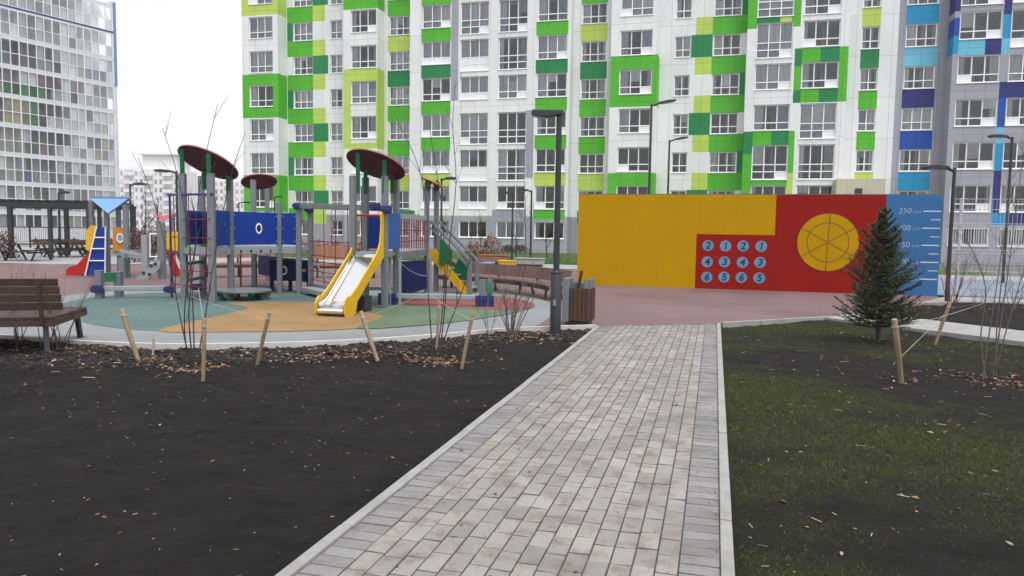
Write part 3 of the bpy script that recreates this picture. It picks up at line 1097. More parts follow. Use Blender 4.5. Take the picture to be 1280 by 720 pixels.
def make_window(parent, x0, x1, z0, z1, y, kind, look='glass'):
    """frame with its bars (and white infill sheets), child panes, child curtains"""
    yf = y+0.11
    fw, mw, dp = 0.075, 0.07, 0.07
    f, g, c = MB(), MB(), MB()
    f.box(x0, x0+fw, yf, yf+dp, z0, z1)
    f.box(x1-fw, x1, yf, yf+dp, z0, z1)
    f.box(x0+fw, x1-fw, yf, yf+dp, z0, z0+fw)
    f.box(x0+fw, x1-fw, yf, yf+dp, z1-fw, z1)
    f.box(x0-0.03, x1+0.03, y-0.05, yf-0.002, z0-0.035, z0+0.012)      # sill
    n = 2 if kind == 'w2' else 3
    H = z1-z0
    if kind == 'tall':
        rows = [z0+H*0.235, z0+H*0.44]
    elif kind == 'ground':
        rows = []
    else:
        rows = [z0+H*(0.36 if kind != 'bal' else 0.3)]
    cols = [x0+fw+(x1-x0-2*fw)*i/n for i in range(n+1)]
    for xc in cols[1:-1]:
        f.box(xc-mw/2, xc+mw/2, yf+0.003, yf+dp-0.003, z0+fw, z1-fw)
    zr = [z0+fw]+rows+[z1-fw]
    blank = None
    if kind in ('bal', 'tall') and RW.random() < 0.75:
        blank = RW.choice([0, 2, 2])
    for j in range(len(zr)-1):
        for i in range(n):
            a, b = cols[i]+(mw/2 if i else 0), cols[i+1]-(mw/2 if i < n-1 else 0)
            lo, hi = zr[j]+(mw/2 if j else 0), zr[j+1]-(mw/2 if j < len(zr)-2 else 0)
            if j < len(zr)-2:
                f.box(a, b, yf+0.006, yf+dp-0.006, hi, hi+mw)
            opaque = (j == 0 and blank == i) or (look == 'milky' and j < len(zr)-2)
            if opaque:
                f.box(a, b, yf+0.02, yf+0.04, lo, hi, 1)
            else:
                t = RW.gauss(0, 0.004)
                g.quad((a, yf+0.03+t, lo), (b, yf+0.03-t, lo), (b, yf+0.03-t, hi), (a, yf+0.03+t, hi), 1 if (kind == 'tall' and j < 2) else 0)
    if kind == 'ground' and look == 'barred':
        for i in range(1, 16):
            xx = x0+(x1-x0)*i/16
            f.box(xx-.012, xx+.012, y-0.06, y-0.04, z0, z1)
        f.box(x0, x1, y-0.065, y-0.035, z0+.1, z0+.14)
        f.box(x0, x1, y-0.065, y-0.035, z1-.14, z1-.1)
    w = f.build('window', [M['upvc'], M['infill']], parent)
    g.build('pane', [M['glass'], M['glass2']], w)
    # curtains and blinds a little way inside
    yc = yf+0.16
    span = x1-x0
    r = RW.random()
    if x1 < -15 and RW.random() < .45:
        r = .7
    def drape(a, b):
        k = max(2, int((b-a)/0.09))
        o = len(c.V)
        for i in range(k+1):
            xx = a+(b-a)*i/k
            yy = yc+(0.035 if i % 2 else -0.035)
            c.V += [(xx, yy, z0-.02), (xx, yy, z1-.04)]
        for i in range(k):
            c.F.append([o+2*i, o+2*i+2, o+2*i+3, o+2*i+1])
            c.M.append(0)
    if r < 0.62:
        e = RW.uniform(.12, .42)*span
        drape(x0, x0+e)
        if RW.random() < .7:
            drape(x1-RW.uniform(.1, .35)*span, x1)
    elif r < 0.8:
        drape(x0, x1)
    if RW.random() < .3:
        h = RW.uniform(.2, .6)*H
        a = RW.choice(cols[:-1])
        b = a+span/n
        c.quad((a, yc-.06, z1-h), (b, yc-.06, z1-h), (b, yc-.06, z1), (a, yc-.06, z1))
    if c.F:
        c.build('curtain', M['curtain'], w)
    return w
def finish_building(root, facs, z1, depth, end_left='white', end_right='white'):
    mb = MB()
    for i, f in enumerate(facs):
        f.mesh(mb, -0.1, z1)
        if i+1 < len(facs):
            g = facs[i+1]
            # return wall between the two planes, coloured like the projecting one at that height
            src = f if f.y < g.y else g
            ex = f.x1
            zz = sorted({round(v, 3) for v in [-0.1, z1]+[min(max(q[i2], -0.1), z1) for q in src.rects for i2 in (2, 3)]})
            xe = ex-0.02 if src is f else ex+0.02
            for a, b in zip(zz[:-1], zz[1:]):
                cc = FI[src.colour(xe, (a+b)/2)]
                p = [(ex, f.y, a), (ex, g.y, a), (ex, g.y, b), (ex, f.y, b)]
                if f.y > g.y:
                    p = p[::-1]
                mb.quad(*p, cc)
    xa, xb = facs[0].x0, facs[-1].x1
    ya, yb = facs[0].y, facs[-1].y
    yr = YB+depth
    mb.quad((xa, ya, -.1), (xa, ya, z1), (xa, yr, z1), (xa, yr, -.1), FI[end_left])
    mb.quad((xb, yb, -.1), (xb, yr, -.1), (xb, yr, z1), (xb, yb, z1), FI[end_right])
    mb.quad((xa, yr, -.1), (xa, yr, z1), (xb, yr, z1), (xb, yr, -.1), FI['white'])
    mb.build('wall', FMAT, root)
    rf = MB()
    rf.box(xa+.01, xb-.01, YB+.25, yr-.01, z1-.3, z1-.02)
    rf.build('roof', M['room'], root)
    it = MB()
    for k in range(0, 9):
        z = 2.35+PITCH_F*k
        if z < z1-.5:
            it.box(xa+.3, xb-.3, YB+.34, YB+4.0, z, z+.22)
    it.quad((xa+.3, YB+4.1, 0), (xb-.3, YB+4.1, 0), (xb-.3, YB+4.1, z1), (xa+.3, YB+4.1, z1))
    x = xa+1.5
    while x < xb-1:
        it.box(x, x+.14, YB+.34, YB+4.0, 0, z1-.4)
        x += 3.1
    it.build('interior', M['room'], root)
TOP = 24.6
# --- white block with green panels: stepped planes left to right
XA0, XA1 = XF(302.9), XF(347.7)
XD0, XD1 = XF(429.4), XF(471.8)
XP0, XI1 = XF(512.3), XF(712.5)
XK0, XK1 = XF(762.7), XF(822)
XN0, XO1 = XF(932), XF(1059)
XEND = XB(1120)
fA = Facade(XA0, XA1, YF)
fB = Facade(XA1, XD0, YB)
fD = Facade(XD0, XD1, YF)
fE = Facade(XD1, XP0, YB)
fG = Facade(XP0, XI1, YF)
fJ = Facade(XI1, XK0, YB)
fK = Facade(XK0, XK1, YF)
fL = Facade(XK1, XN0, YB)
fN = Facade(XN0, XO1, YF)
fP = Facade(XO1, XEND, YB)
facs = [fA, fB, fD, fE, fG, fJ, fK, fL, fN, fP]
def sp(k, lo=zs, hi=zs):       # spandrel between window k-1 and window k
    return (lo(k-1)[1], hi(k)[0])
for f in facs:
    f.paint(f.x0, f.x1, -1, 2.72, 'grey')
def column(f, xf, p0, p1, kinds, y=100):
    x0, x1 = xf(p0, y), xf(p1, y)
    for k, kind in kinds.items():
        if kind in ('w3', 'w2'):
            z = zs(k)
        elif kind == 'bal':
            z = zb(k)
        elif kind == 'tall':
            z = zt(k)
        elif kind == 'ground':
            z = (1.07, 2.33)
        f.win(x0, x1, z[0], z[1], kind)
    return x0, x1
# A
f = fA
f.paint(f.x0, f.x1, zb(6)[1]+.12, TOP, 'lime')
f.paint(f.x0, f.x1, zb(3)[1]+.1, zb(5)[0]-.12, 'green')
f.paint(f.x0, f.x1, 2.9, zb(2)[0]-.1, 'green')
column(f, XF, 311.7, 341.2, {k: 'bal' for k in range(1, 8)})
# B, C
f = fB
bl, br_ = XB(359.5), XB(391.3)
for k in range(1, 9):
    f.paint(bl, br_, *sp(k), 'green')
    f.paint(br_, XB(407), *sp(k), 'lime')
for k in (1, 3, 5, 7):
    f.paint(br_, XB(410.3), zs(k)[0], zs(k)[1], 'dgreen')
for k in (2, 4, 6):
    f.paint(bl, XB(366.8), zs(k)[0], zs(k)[1], 'dgreen')
column(f, XB, 367, 391.2, {k: 'w3' for k in range(1, 8)})
column(f, XB, 412.8, 428, {k: 'w2' for k in range(1, 8)})
column(f, XB, 412.8, 428, {0: 'ground'}) if False else None
f.win(XB(367), XB(391.2), 1.05, 2.3, 'ground')
f.win(XB(412.8), XB(428), 1.05, 2.3, 'w2')
# D
f = fD
wd0, wd1 = XF(438.5), XF(471.0)
f.paint(f.x0, f.x1, zb(6)[1]+.05, TOP, 'green')
f.paint(f.x0, f.x1, zb(3)[0]-.8, zb(5)[0]-.06, 'lime')
f.paint(wd0, f.x1-.15, zb(3)[1]+.02, zb(4)[0], 'white')
f.paint(wd0, f.x1-.15, zb(3)[0]-.35, zb(3)[0], 'white')
column(f, XF, 438.5, 470.4, {k: 'bal' for k in range(1, 8)})
f.win(XF(438.5), XF(470.4), 1.05, 2.3, 'ground')
# E
f = fE
for k, c in {8: 'green', 7: 'green', 6: 'lime', 5: 'dgreen', 4: 'green', 3: 'green', 2: 'lime'}.items():
    f.paint(XB(484.5), f.x1, *sp(k), c)
column(f, XB, 486.7, 512, {k: 'w3' for k in range(1, 8)})
f.win(XB(486.7), XB(512), 1.05, 2.3, 'ground')
# F grey strip G H I
f = fG
for k, c in {8: 'green', 7: 'green', 6: 'green', 5: 'dgreen', 4: 'green', 3: 'green', 2: 'lime'}.items():
    f.paint(XF(526.5), XF(563.4), *sp(k, zb, zb), c)
f.paint(XF(563.6), XF(572.6), zb(4)[0]-.05, TOP, 'grey')
f.paint(XF(657), XF(668), zt(2)[0]+.2, zt(3)[1]+.1, 'grey')
f.paint(XF(617), XF(659), 2.7, zb(1)[0]-.05, 'grey')
for k, c in {8: 'green', 7: 'green', 6: 'green', 5: 'dgreen', 4: 'green', 3: 'green', 2: 'lime', 1: 'green'}.items():
    z = sp(k, zb, zb) if k > 1 else (2.5, zb(1)[0])
    f.paint(XF(669.3), XF(709.3), *z, c)
column(f, XF, 527.3, 562.8, {k: 'bal' for k in range(1, 8)})
column(f, XF, 575, 610.5, {7: 'tall', 6: 'tall', 5: 'tall', 4: 'bal', 3: 'tall', 2: 'tall', 1: 'bal', 0: 'ground'})
column(f, XF, 622.6, 658.6, {7: 'tall', 6: 'tall', 5: 'tall', 4: 'bal', 3: 'tall', 2: 'tall', 1: 'bal', 0: 'ground'})
column(f, XF, 671, 708.5, {k: 'bal' for k in range(1, 7)})
f.win(XF(671), XF(708.5), 1.07, 2.33, 'ground')
f.win(XF(527.3), XF(562.8), 1.07, 2.33, 'ground')
# J
f = fJ
for k, c in {8: 'green', 7: 'green', 6: 'lime', 5: 'dgreen', 4: 'green', 3: 'green', 2: 'lime', 1: 'dgreen'}.items():
    z = sp(k) if k > 1 else (2.2, zs(1)[0])
    f.paint(XB(724.8), XB(758), *z, c)
column(f, XB, 726, 757.2, {k: 'w3' for k in range(1, 7)})
f.win(XB(727), XB(745), 1.0, 2.4, 'w2')
# K
f = fK
f.paint(f.x0, f.x1, zb(3)[1]+.12, zb(5)[0]-.02, 'green')
f.paint(f.x0, f.x1, 2.75, zb(2)[0]-.1, 'green')
column(f, XF, 774, 814.6, {k: 'bal' for k in range(1, 7)})
# L M
f = fL
for k in (6, 5, 4, 3, 2):
    f.paint(XB(868), XB(888.7), *sp(k), 'lime')
    f.paint(XB(888.7), f.x1, *sp(k), 'green')
for k in (5, 3, 1):
    f.paint(XB(862.6), XB(889.2), zs(k)[0]-.05, zs(k)[1]+.05, 'dgreen')
for k in (6, 4, 2):
    f.paint(XB(924.5), f.x1, zs(k)[0]-.02, zs(k)[1]+.02, 'dgreen')
f.paint(XB(888.7), f.x1, *sp(7), 'green')
column(f, XB, 842.5, 862.2, {k: 'w2' for k in range(1, 7)})
column(f, XB, 890, 924.4, {k: 'w3' for k in range(1, 7)})
# N O
f = fN
n0, n1 = XF(943.5), XF(989)
o0, o1 = XF(1001.5), XF(1048)
nm = XF(994)
f.paint(f.x0, nm+.2, zt(6)[0]-.75, TOP, 'green')
f.paint(n0, n0+1.5, zt(6)[0]-.75, zt(6)[0]+.04, 'dgreen')
f.paint(n0+1.5, n1-.1, zt(6)[0]-.75, zt(6)[0]+.04, 'lime')
f.paint(f.x0, nm+.12, 2.7, zb(3)[0]-.06, 'green')
f.paint(n1-1.15, n1, zt(2)[1], zb(3)[0]-.06, 'dgreen')
f.paint(f.x0, n0, zt(2)[1]-.6, zb(3)[0]-.06, 'dgreen')
f.paint(n1, nm+.12, zt(1)[0]+1.2, zt(2)[0]+.45, 'lime')
f.paint(nm-.1, f.x1, zb(4)[0]-.95, zt(5)[0]+.55, 'green')
f.paint(nm-.1, o0, zb(4)[1]-.25, zt(5)[0]+.55, 'dgreen')
f.paint(nm-.1, o0, zb(4)[0]-.95, zb(4)[0]-.1, 'dgreen')
f.paint(o0+1.15, o1, zb(4)[1], zt(5)[0]+.55, 'dgreen')
f.paint(o0+1.15, o1, zb(4)[0]-.95, zb(4)[0], 'dgreen')
column(f, XF, 943.5, 989, {6: 'tall', 5: 'tall', 4: 'bal', 3: 'bal', 2: 'tall', 1: 'bal'})
column(f, XF, 1001.5, 1048, {6: 'tall', 5: 'bal', 4: 'bal', 3: 'tall', 2: 'tall', 1: 'bal'})
# P
f = fP
for k, c in {7: 'green', 6: 'lime', 5: 'dgreen', 4: 'green', 3: 'green', 2: 'lime'}.items():
    f.paint(XB(1074), XB(1097.5), *sp(k), c)
column(f, XB, 1074.5, 1097, {k: 'w2' for k in range(2, 7)})
ab = thing('apartment_building', ((XA0+XEND)/2, YF, 0), 'long white apartment block with lime and green cladding panels', 'apartment block')
finish_building(ab, facs, TOP, 13, 'white', 'white')
SEL = random.Random(5)
for f in facs:
    for (a, b, c, d, kind) in f.wins:
        look = 'glass'
        if kind == 'bal' and f in (fG,) and a < XF(570) or kind == 'tall' and XF(570) < a < XF(612):
            look = 'milky' if SEL.random() < .75 else 'glass'
        if f is fG and XF(570) < a < XF(612) and kind == 'bal':
            look = 'milky'
        make_window(ab, a, b, c, d, f.y, kind, look)
cn = MB()
c0, c1 = AY(1045, 240, 53.2), AY(1106, 240, 53.2)
zc = AY(1070, 223.5, 53.2).z
cn.box(c0.x, c1.x, 53.2, YB-.01, zc-1.0, zc)
cn.box(c0.x, c0.x+.5, 53.2, 53.8, -.1, zc-1.0)
cn.box(c1.x-.5, c1.x, 53.2, 53.8, -.1, zc-1.0)
pc = cn.build('entrance_canopy', M['beige'], ab)
dd = MB()
dd.box(c0.x+1.15, c1.x-1.35, 53.12, 53.19, zc-.95, zc-.62)  # dark window in the canopy front, a plain dark box
dd.build('canopy_window', M['steel_dark'], pc)

# --- grey block with blue panels
XQ1 = XF(1189)
XR1 = XF(1345)
fQ = Facade(XEND, XQ1, YB, 'grey')
fR = Facade(XQ1, XR1, YF, 'grey')
for k, c in {7: 'navy', 6: 'cyan', 5: 'lcyan', 4: 'navy', 3: 'blue', 2: 'cyan', 1: 'navy'}.items():
    fQ.paint(XB(1128.5), XB(1169.3), *sp(k), c)
column(fQ, XB, 1129.5, 1168.4, {k: 'w3' for k in range(1, 7)})
f = fR
r0, r1 = XF(1196), XF(1249)
s0, s1 = XF(1260), XF(1313)
f.paint(f.x0, r0-.02, zb(5)[1]+.05, TOP, 'navy')
f.paint(f.x0, r0-.02, zb(5)[0]+.25, zb(5)[1]-.35, 'blue')
f.paint(f.x0, r0-.02, zb(5)[0]-.9, zb(5)[0]+.25, 'cyan')
f.paint(r0, r0+1.5, *sp(5, zb, zb), 'lcyan')
f.paint(r0+1.5, r1, *sp(5, zb, zb), 'navy')
q0, q1 = r1+.03, s0-.03
f.paint(q0, q1, zb(5)[1]-.3, TOP, 'navy')
f.paint(q0, q1, zb(5)[0]-.05, zb(5)[1]-.3, 'cyan')
f.paint(q0, q1, sp(5, zb, zb)[0], zb(5)[0]-.05, 'lcyan')
f.paint(q0, f.x1, *sp(4, zb, zb), 'navy')
f.paint(q0, q1, zb(3)[0]-.1, zb(3)[1], 'blue')
f.paint(q0, q1, zb(2)[1]-.1, zb(3)[0]-.1, 'lcyan')
f.paint(q0, q1, zb(2)[0]-.1, zb(2)[1]-.1, 'cyan')
f.paint(q0, q1, zb(1)[1]-1.2, zb(2)[0]-.1, 'navy')
f.paint(q0, q1, zb(1)[0]-.7, zb(1)[1]-1.2, 'navy')
f.paint(q0, s0+.4, 2.45, zb(1)[0]-.05, 'cyan')
f.paint(s0+.4, f.x1, 2.45, zb(1)[0]-.05, 'navy')
for a, b in ((1196, 1249), (1260, 1313)):
    column(f, XF, a, b, {6: 'tall', 5: 'bal' if a < 1200 else 'tall', 4: 'bal', 3: 'bal', 2: 'bal', 1: 'bal', 0: 'ground'})
gb = thing('apartment_building', ((XEND+XR1)/2, YF, 0), 'grey apartment block with navy and sky blue cladding panels at far right', 'apartment block')
finish_building(gb, [fQ, fR], TOP, 13, 'grey', 'grey')
for f in (fQ, fR):
    for (a, b, c, d, kind) in f.wins:
        make_window(gb, a, b, c, d, f.y, kind, 'barred' if kind == 'ground' else 'glass')

# --- glazed tower on the left
Q0, Q1 = AD(0, 150, 71.1), AD(147, 150, 81.3)
Q0.z = Q1.z = 0
du = (Q0-Q1).normalized()
dn = Vector((-du.y, du.x, 0))
if dn.dot(Vector((0, 0, 0))-Q1) < 0:
    dn = -dn
TW = thing('apartment_tower', Q1, 'tall tower with grid of glazed loggias and pale slab bands at left edge', 'apartment tower')
LT = (Q0-Q1).length+9.0
zb0 = AD(0, 43, 71.1).z
band = [zb0-2.75*k for k in range(-2, 8)]
mb = MB()
# slabs, end wall and plinth
M['slab'] = mk('pale loggia slab', (0.6, 0.61, 0.63), 0.6, 0.06)
M['towerblue'] = mk('blue corner strip', (0.13, 0.24, 0.42), 0.5, 0.05)
M['pvc2'] = mk('white glazing bar', (0.78, 0.78, 0.8), 0.4, 0.03)
M['tglass'] = mk_glass('tower glass', (0.93, 0.96, 0.96), 0.92, vary=0.3, wob=.2)
def tq(u, n_, z):
    return Q1+du*u+dn*n_+Vector((0, 0, z))
zl = min(b for b in band if b > 2)
for b in band:
    if b < 1.2:
        continue
    mb.frame(tq(0.0, -1.6, b-.17), du*LT, dn*1.62, (0, 0, .34))
mb.frame(tq(-.02, -14, -.1), du*.5, dn*14.03, (0, 0, band[0]+.5+.1))
mb.frame(tq(.5, -1.8, -.1), du*(LT-.5), dn*.2, (0, 0, band[0]))
mb.frame(tq(.5, -.05, -.1), du*(LT-.5), dn*.05, (0, 0, 1.35))
wl = mb.build('wall', M['slab'], TW)
cs = MB()
cs.frame(tq(-.06, .0, band[3]), du*.3, dn*.09, (0, 0, band[0]+.5-band[3]), 0)
cs.build('corner_strip', M['towerblue'], TW)
bk = MB()
for i in range(int(LT/3.0)):
    for b0, b1 in zip(band[1:], band[:-1]):
        c = RW.random()
        u0 = .55+i*3.0
        bk.quad(tq(u0, -1.58, b0+.2), tq(u0+2.9, -1.58, b0+.2), tq(u0+2.9, -1.58, b1-.2), tq(u0, -1.58, b1-.2))
        bk.frame(tq(u0+2.92, -1.55, b0+.18), du*.07, dn*1.45, (0, 0, b1-b0-.36))
bk.build('loggia_back', M['curtain'], TW)
sb = MB()
sb.frame(tq(0, .03, band[1]+.02), du*LT, dn*.03, (0, 0, .13))
sb.build('blue_band', M['navy'], wl)
pw = .79
TC = [(0.5, 0.5, 0.52), (0.62, 0.62, 0.6), (0.09, 0.3, 0.12), (0.2, 0.16, 0.14), (0.34, 0.3, 0.2), (0.8, 0.8, 0.82), (0.2, 0.24, 0.45), (0.16, 0.1, 0.13)]
tcm = [mk('loggia screen and reflection tone', c, 0.6, 0.1) for c in TC]
for bi, (b1, b0) in enumerate(zip(band[:-1], band[1:])):
    lo, hi = b0+.17, b1-.17
    if hi < 1.5:
        continue
    lo = max(lo, 1.3)
    f, g = MB(), MB()
    mid = lo+(hi-lo)*.47
    nn = int((LT-.3)/pw)
    for i in range(nn+1):
        u = .3+i*pw
        big = (i % 4 == 0)
        f.frame(tq(u-.035, -.04, lo), du*(.07 if not big else .1), dn*.08, (0, 0, hi-lo))
    if hi-lo > 1.7:
        f.frame(tq(.3, -.03, mid-.03), du*(LT-.4), dn*.06, (0, 0, .06))
    f.frame(tq(.3, -.03, hi-.05), du*(LT-.4), dn*.06, (0, 0, .05))
    f.frame(tq(.3, -.03, lo), du*(LT-.4), dn*.06, (0, 0, .05))
    for i in range(nn):
        u0, u1 = .3+i*pw+.035, .3+(i+1)*pw-.035
        for (za, zc_) in (((lo+.05, mid-.03), (mid+.03, hi-.05)) if hi-lo > 1.7 else ((lo+.05, hi-.05),)):
            t = RW.gauss(0, .006)
            g.quad(tq(u0, t, za), tq(u1, -t, za), tq(u1, -t, zc_), tq(u0, t, zc_), 0)
            r = RW.random()
            lower = za < mid-.5
            if r < (.45 if lower else .25)+(.4 if i < 7 else 0):  # extra pale screens near the corner stand in for sky reflection
                g.quad(tq(u0, -.12, za), tq(u1, -.12, za), tq(u1, -.12, zc_), tq(u0, -.12, zc_), 1+RW.choice([0, 0, 1, 1, 0, 1, 4, 0, 1, 0, 1, 1, 0, 0, 3]))
    # the few coloured screens one can make out
    for (kk, a, b, low, c) in ((2, 11, 13, 1, 3), (2, 10, 10, 1, 8), (2, 7, 9, 0, 8), (3, 10, 10, 1, 3), (3, 11, 13, 2, 5), (2, 12, 13, 1, 3), (3, 10, 10, 0, 3), (5, 11, 11, 1, 7), (2, 9, 10, 1, 3)):
        if bi-1 == kk:
            for i in range(a, b+1):
                u0, u1 = .3+i*pw+.035, .3+(i+1)*pw-.035
                za, zc_ = ((lo+.05, mid-.03) if low == 1 else (mid+.03, hi-.05) if low == 0 else (lo+.05, hi-.05))
                g.quad(tq(u0, -.07, za), tq(u1, -.07, za), tq(u1, -.07, zc_), tq(u0, -.07, zc_), c)
    fo = f.build('loggia_glazing', M['pvc2'], TW)
    g.build('pane', [M['tglass']]+tcm, fo)

# --- pale blocks far off; wall and window colours lightened further for haze
M['farwall'] = mk('distant wall paled for haze', (0.78, 0.76, 0.77), 0.8, 0.08, 0.1)
M['farwin'] = mk('distant window paled for haze', (0.36, 0.35, 0.38), 0.3, 0.3, 0.5, island=0.5)
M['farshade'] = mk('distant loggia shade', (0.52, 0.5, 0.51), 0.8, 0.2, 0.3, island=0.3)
def far_block(px0, px1, ytop, D, label, cols, pent=None, turn=0.0):
    a, b = AD(px0, ytop, D), AD(px1, ytop, D)
    zt_ = a.z
    a.z = b.z = 0
    L_ = (b-a).length
    u = (b-a).normalized()
    u = (Matrix.Rotation(turn, 3, 'Z') @ u)
    n_ = Vector((u.y, -u.x, 0))
    t = thing('apartment_tower', a, label, 'apartment tower')
    w = MB()
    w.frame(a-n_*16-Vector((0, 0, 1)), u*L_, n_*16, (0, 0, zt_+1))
    if pent:
        p, q, h = pent
        w.frame(a+u*L_*p-n_*12+Vector((0, 0, zt_)), u*L_*(q-p), n_*11, (0, 0, h))
        w.frame(a+u*L_*(p-.06)-n_*13+Vector((0, 0, zt_+h)), u*L_*(q-p+.12), n_*13, (0, 0, .5))
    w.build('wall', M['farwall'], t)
    win, sh, ba = MB(), MB(), MB()
    nf = int(zt_/2.9)
    cw_ = L_/cols
    for k in range(nf):
        z = zt_-2.3-2.9*k
        for i in range(cols):
            o = a+u*(cw_*i+cw_*.22)+n_*.03+Vector((0, 0, z))
            if i % 4 in (1, 2):
                o = a+u*(cw_*i+cw_*.02)+n_*.03+Vector((0, 0, z-.2))
                sh.frame(o, u*cw_*.94, n_*.05, (0, 0, 2.1))
                ba.frame(o+n_*.06, u*cw_*.94, n_*.9, (0, 0, 1.0))
            else:
                win.frame(o, u*cw_*.5, n_*.05, (0, 0, 1.5))
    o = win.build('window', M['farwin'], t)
    o['kind'] = 'stuff'
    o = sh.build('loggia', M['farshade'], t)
    o['kind'] = 'stuff'
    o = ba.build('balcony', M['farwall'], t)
    o['kind'] = 'stuff'
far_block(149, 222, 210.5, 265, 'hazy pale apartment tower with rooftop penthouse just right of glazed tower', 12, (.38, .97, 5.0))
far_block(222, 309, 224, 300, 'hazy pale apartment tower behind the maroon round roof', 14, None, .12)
# ------------------------------------------------------------------ painted activity wall
YW = 23.0
wx0, wx1 = AY(722.3, 300, YW).x, AY(1175.5, 300, YW).x
WT = AY(940, 243.5, YW).z
M['wyellow'] = mk('yellow wall paint', (0.43, 0.24, 0.002), 0.6, 0.07, 1.2, 0.1, 40)
M['wred'] = mk('red wall paint', (0.25, 0.013, 0.009), 0.5, 0.07, 1.2, 0.1, 40)
M['wblue'] = mk('blue wall paint', (0.045, 0.145, 0.33), 0.5, 0.07, 1.2, 0.1, 40, dirt=0.3)
for k_ in ('wyellow', 'wred', 'wblue'):
    M[k_].node_tree.nodes['Principled BSDF'].inputs['Specular IOR Level'].default_value = 0.03
    M[k_].node_tree.nodes['Principled BSDF'].inputs['Roughness'].default_value = 0.7
M['wdisc'] = mk('pale blue disc paint', (0.1, 0.235, 0.36), 0.5, 0.06)
M['wline'] = mk('dark brown line paint', (0.085, 0.018, 0.008), 0.6, 0.1)
M['wnavy'] = mk('navy numeral paint', (0.008, 0.012, 0.07), 0.5, 0.05)
M['wpale'] = mk('pale scale paint', (0.42, 0.52, 0.6), 0.6, 0.1)
wall = thing('activity_wall', ((wx0+wx1)/2, YW+.07, 0), 'long yellow red and blue painted play wall with number discs and height scale', 'wall')
mb = MB()
mb.box(wx0, wx1, YW+.004, YW+.15, -.12, WT)
mb.box(wx0-.01, wx1+.01, YW-.01, YW+.17, WT, WT+.025)
mb.build('wall_core', M['asphalt'], wall)
xa = AY(869.5, 330, YW).x
xb = AY(969.5, 270, YW).x
xc = AY(1105, 300, YW).x
zm = AY(920, 293.2, YW).z
def wplate(pts, y, th, name, m, parent):
    mb = MB()
    mb.plate([(p[0], y, p[1]) for p in pts], (0, -th, 0))
    return mb.build(name, m, parent)
yp = wplate([(wx0, -.05), (xa, -.05), (xa, zm), (xb, zm), (xb, WT), (wx0, WT)], YW, .012, 'yellow_panel', M['wyellow'], wall)
rp = wplate([(xa+.004, -.05), (xc, -.05), (xc, WT), (xb+.004, WT), (xb+.004, zm-.004), (xa+.004, zm-.004)], YW, .012, 'red_panel', M['wred'], wall)
bp_ = wplate([(xc+.004, -.05), (wx1, -.05), (wx1, WT), (xc+.004, WT)], YW, .012, 'blue_panel', M['wblue'], wall)
# screw-fixed sheet joints
jm = MB()
for x in np.arange(wx0+1.22, wx1-.2, 1.22):
    for (a, b) in ((-.04, WT),):
        jm.box(x-.0012, x+.0012, YW-.0135, YW-.011, a, b)
for z in (1.25, 2.5):
    jm.box(wx0, wx1, YW-.0135, YW-.0115, z-.001, z+.001)
jm.build('sheet_joints', M['wline'], wall)
# target circle
ct = AY(1034.6, 303, YW)
rad = (AY(1034.6, 266.8, YW).z-AY(1034.6, 339.3, YW).z)/2
mb = MB()
mb.disc((ct.x, YW-.0145, ct.z), (0, -1, 0), rad, .006, 72)
tg = mb.build('target_disc', M['wyellow'], wall)
mb = MB()
mb.ring((ct.x, YW-.0205, ct.z), (0, -1, 0), rad*.99, rad*1.01, .003, 72)
mb.ring((ct.x, YW-.0205, ct.z), (0, -1, 0), rad*.66, rad*.684, .003, 60)
for an in (88, 31, -29):
    d = Vector((math.cos(R(an)), 0, math.sin(R(an))))*rad*.985
    for s_ in (1, -1):
        for t0, t1 in ((.02, .65), (.695, 1)):
            mb.beam(Vector((ct.x, YW-.022, ct.z))+d*s_*t0, Vector((ct.x, YW-.022, ct.z))+d*s_*t1, .003, .02, 0, up=(-d.z, 0, d.x))
mb.build('target_lines', M['wline'], tg)
def text_obj(name, body, size, loc, m, parent, off=0.0, shear=0.0, ax='CENTER'):
    cu = bpy.data.curves.new(name, 'FONT')
    cu.body = body
    cu.size = size
    cu.extrude = .002
    cu.offset = off
    cu.shear = shear
    cu.align_x = ax
    cu.align_y = 'CENTER'
    cu.materials.append(m)
    o = bpy.data.objects.new(name, cu)
    col.objects.link(o)
    o.parent = parent
    L_ = Vector((0, 0, 0))
    p = parent
    while p is not None:
        L_ = L_+p.location
        p = p.parent
    o.location = Vector(loc)-L_
    o.rotation_euler = (R(90), 0, 0)
    return o
NUMS = [[(885, 306.9, '2'), (906.9, 307.5, '1'), (928.8, 307.5, '2'), (951.5, 307.8, '1')],
        [(884, 327.3, '4'), (905.6, 327.3, '3'), (928, 328, '4'), (950, 328, '3')],
        [(883.5, 346.3, '6'), (905, 346.3, '5'), (926.6, 346.9, '6'), (949, 347.5, '5')]]
for row in NUMS:
    for (px, py, ch_) in row:
        p = AY(px, py, YW)
        mb = MB()
        mb.disc((p.x, YW-.0145, p.z), (0, -1, 0), .163, .006, 32)
        d = mb.build('number_disc', M['wdisc'], wall)
        text_obj('numeral', ch_, .3, (p.x, YW-.023, p.z-.005), M['wnavy'], d, .006, .12)
sc_ = MB()
for i in range(5):
    z = 2.35-.471*i
    sc_.box(wx1-.47, wx1-.03, YW-.0165, YW-.0125, z-.017, z+.017)
    if i < 4:
        sc_.box(wx1-.27, wx1-.03, YW-.0165, YW-.0125, z-.2355-.013, z-.2355+.013)
sc_.build('height_scale', M['wpale'], bp_)
for i, t_ in enumerate(['250', '200', '150', '100', '50']):
    z = 2.35-.471*i
    text_obj('scale_number', t_, .22, (wx1-.93, YW-.0145, z), M['wpale'], bp_, -.004, .1)
    text_obj('scale_unit', 'cm', .17, (wx1-.62, YW-.0145, z-.01), M['wpale'], bp_, -.004, .1)

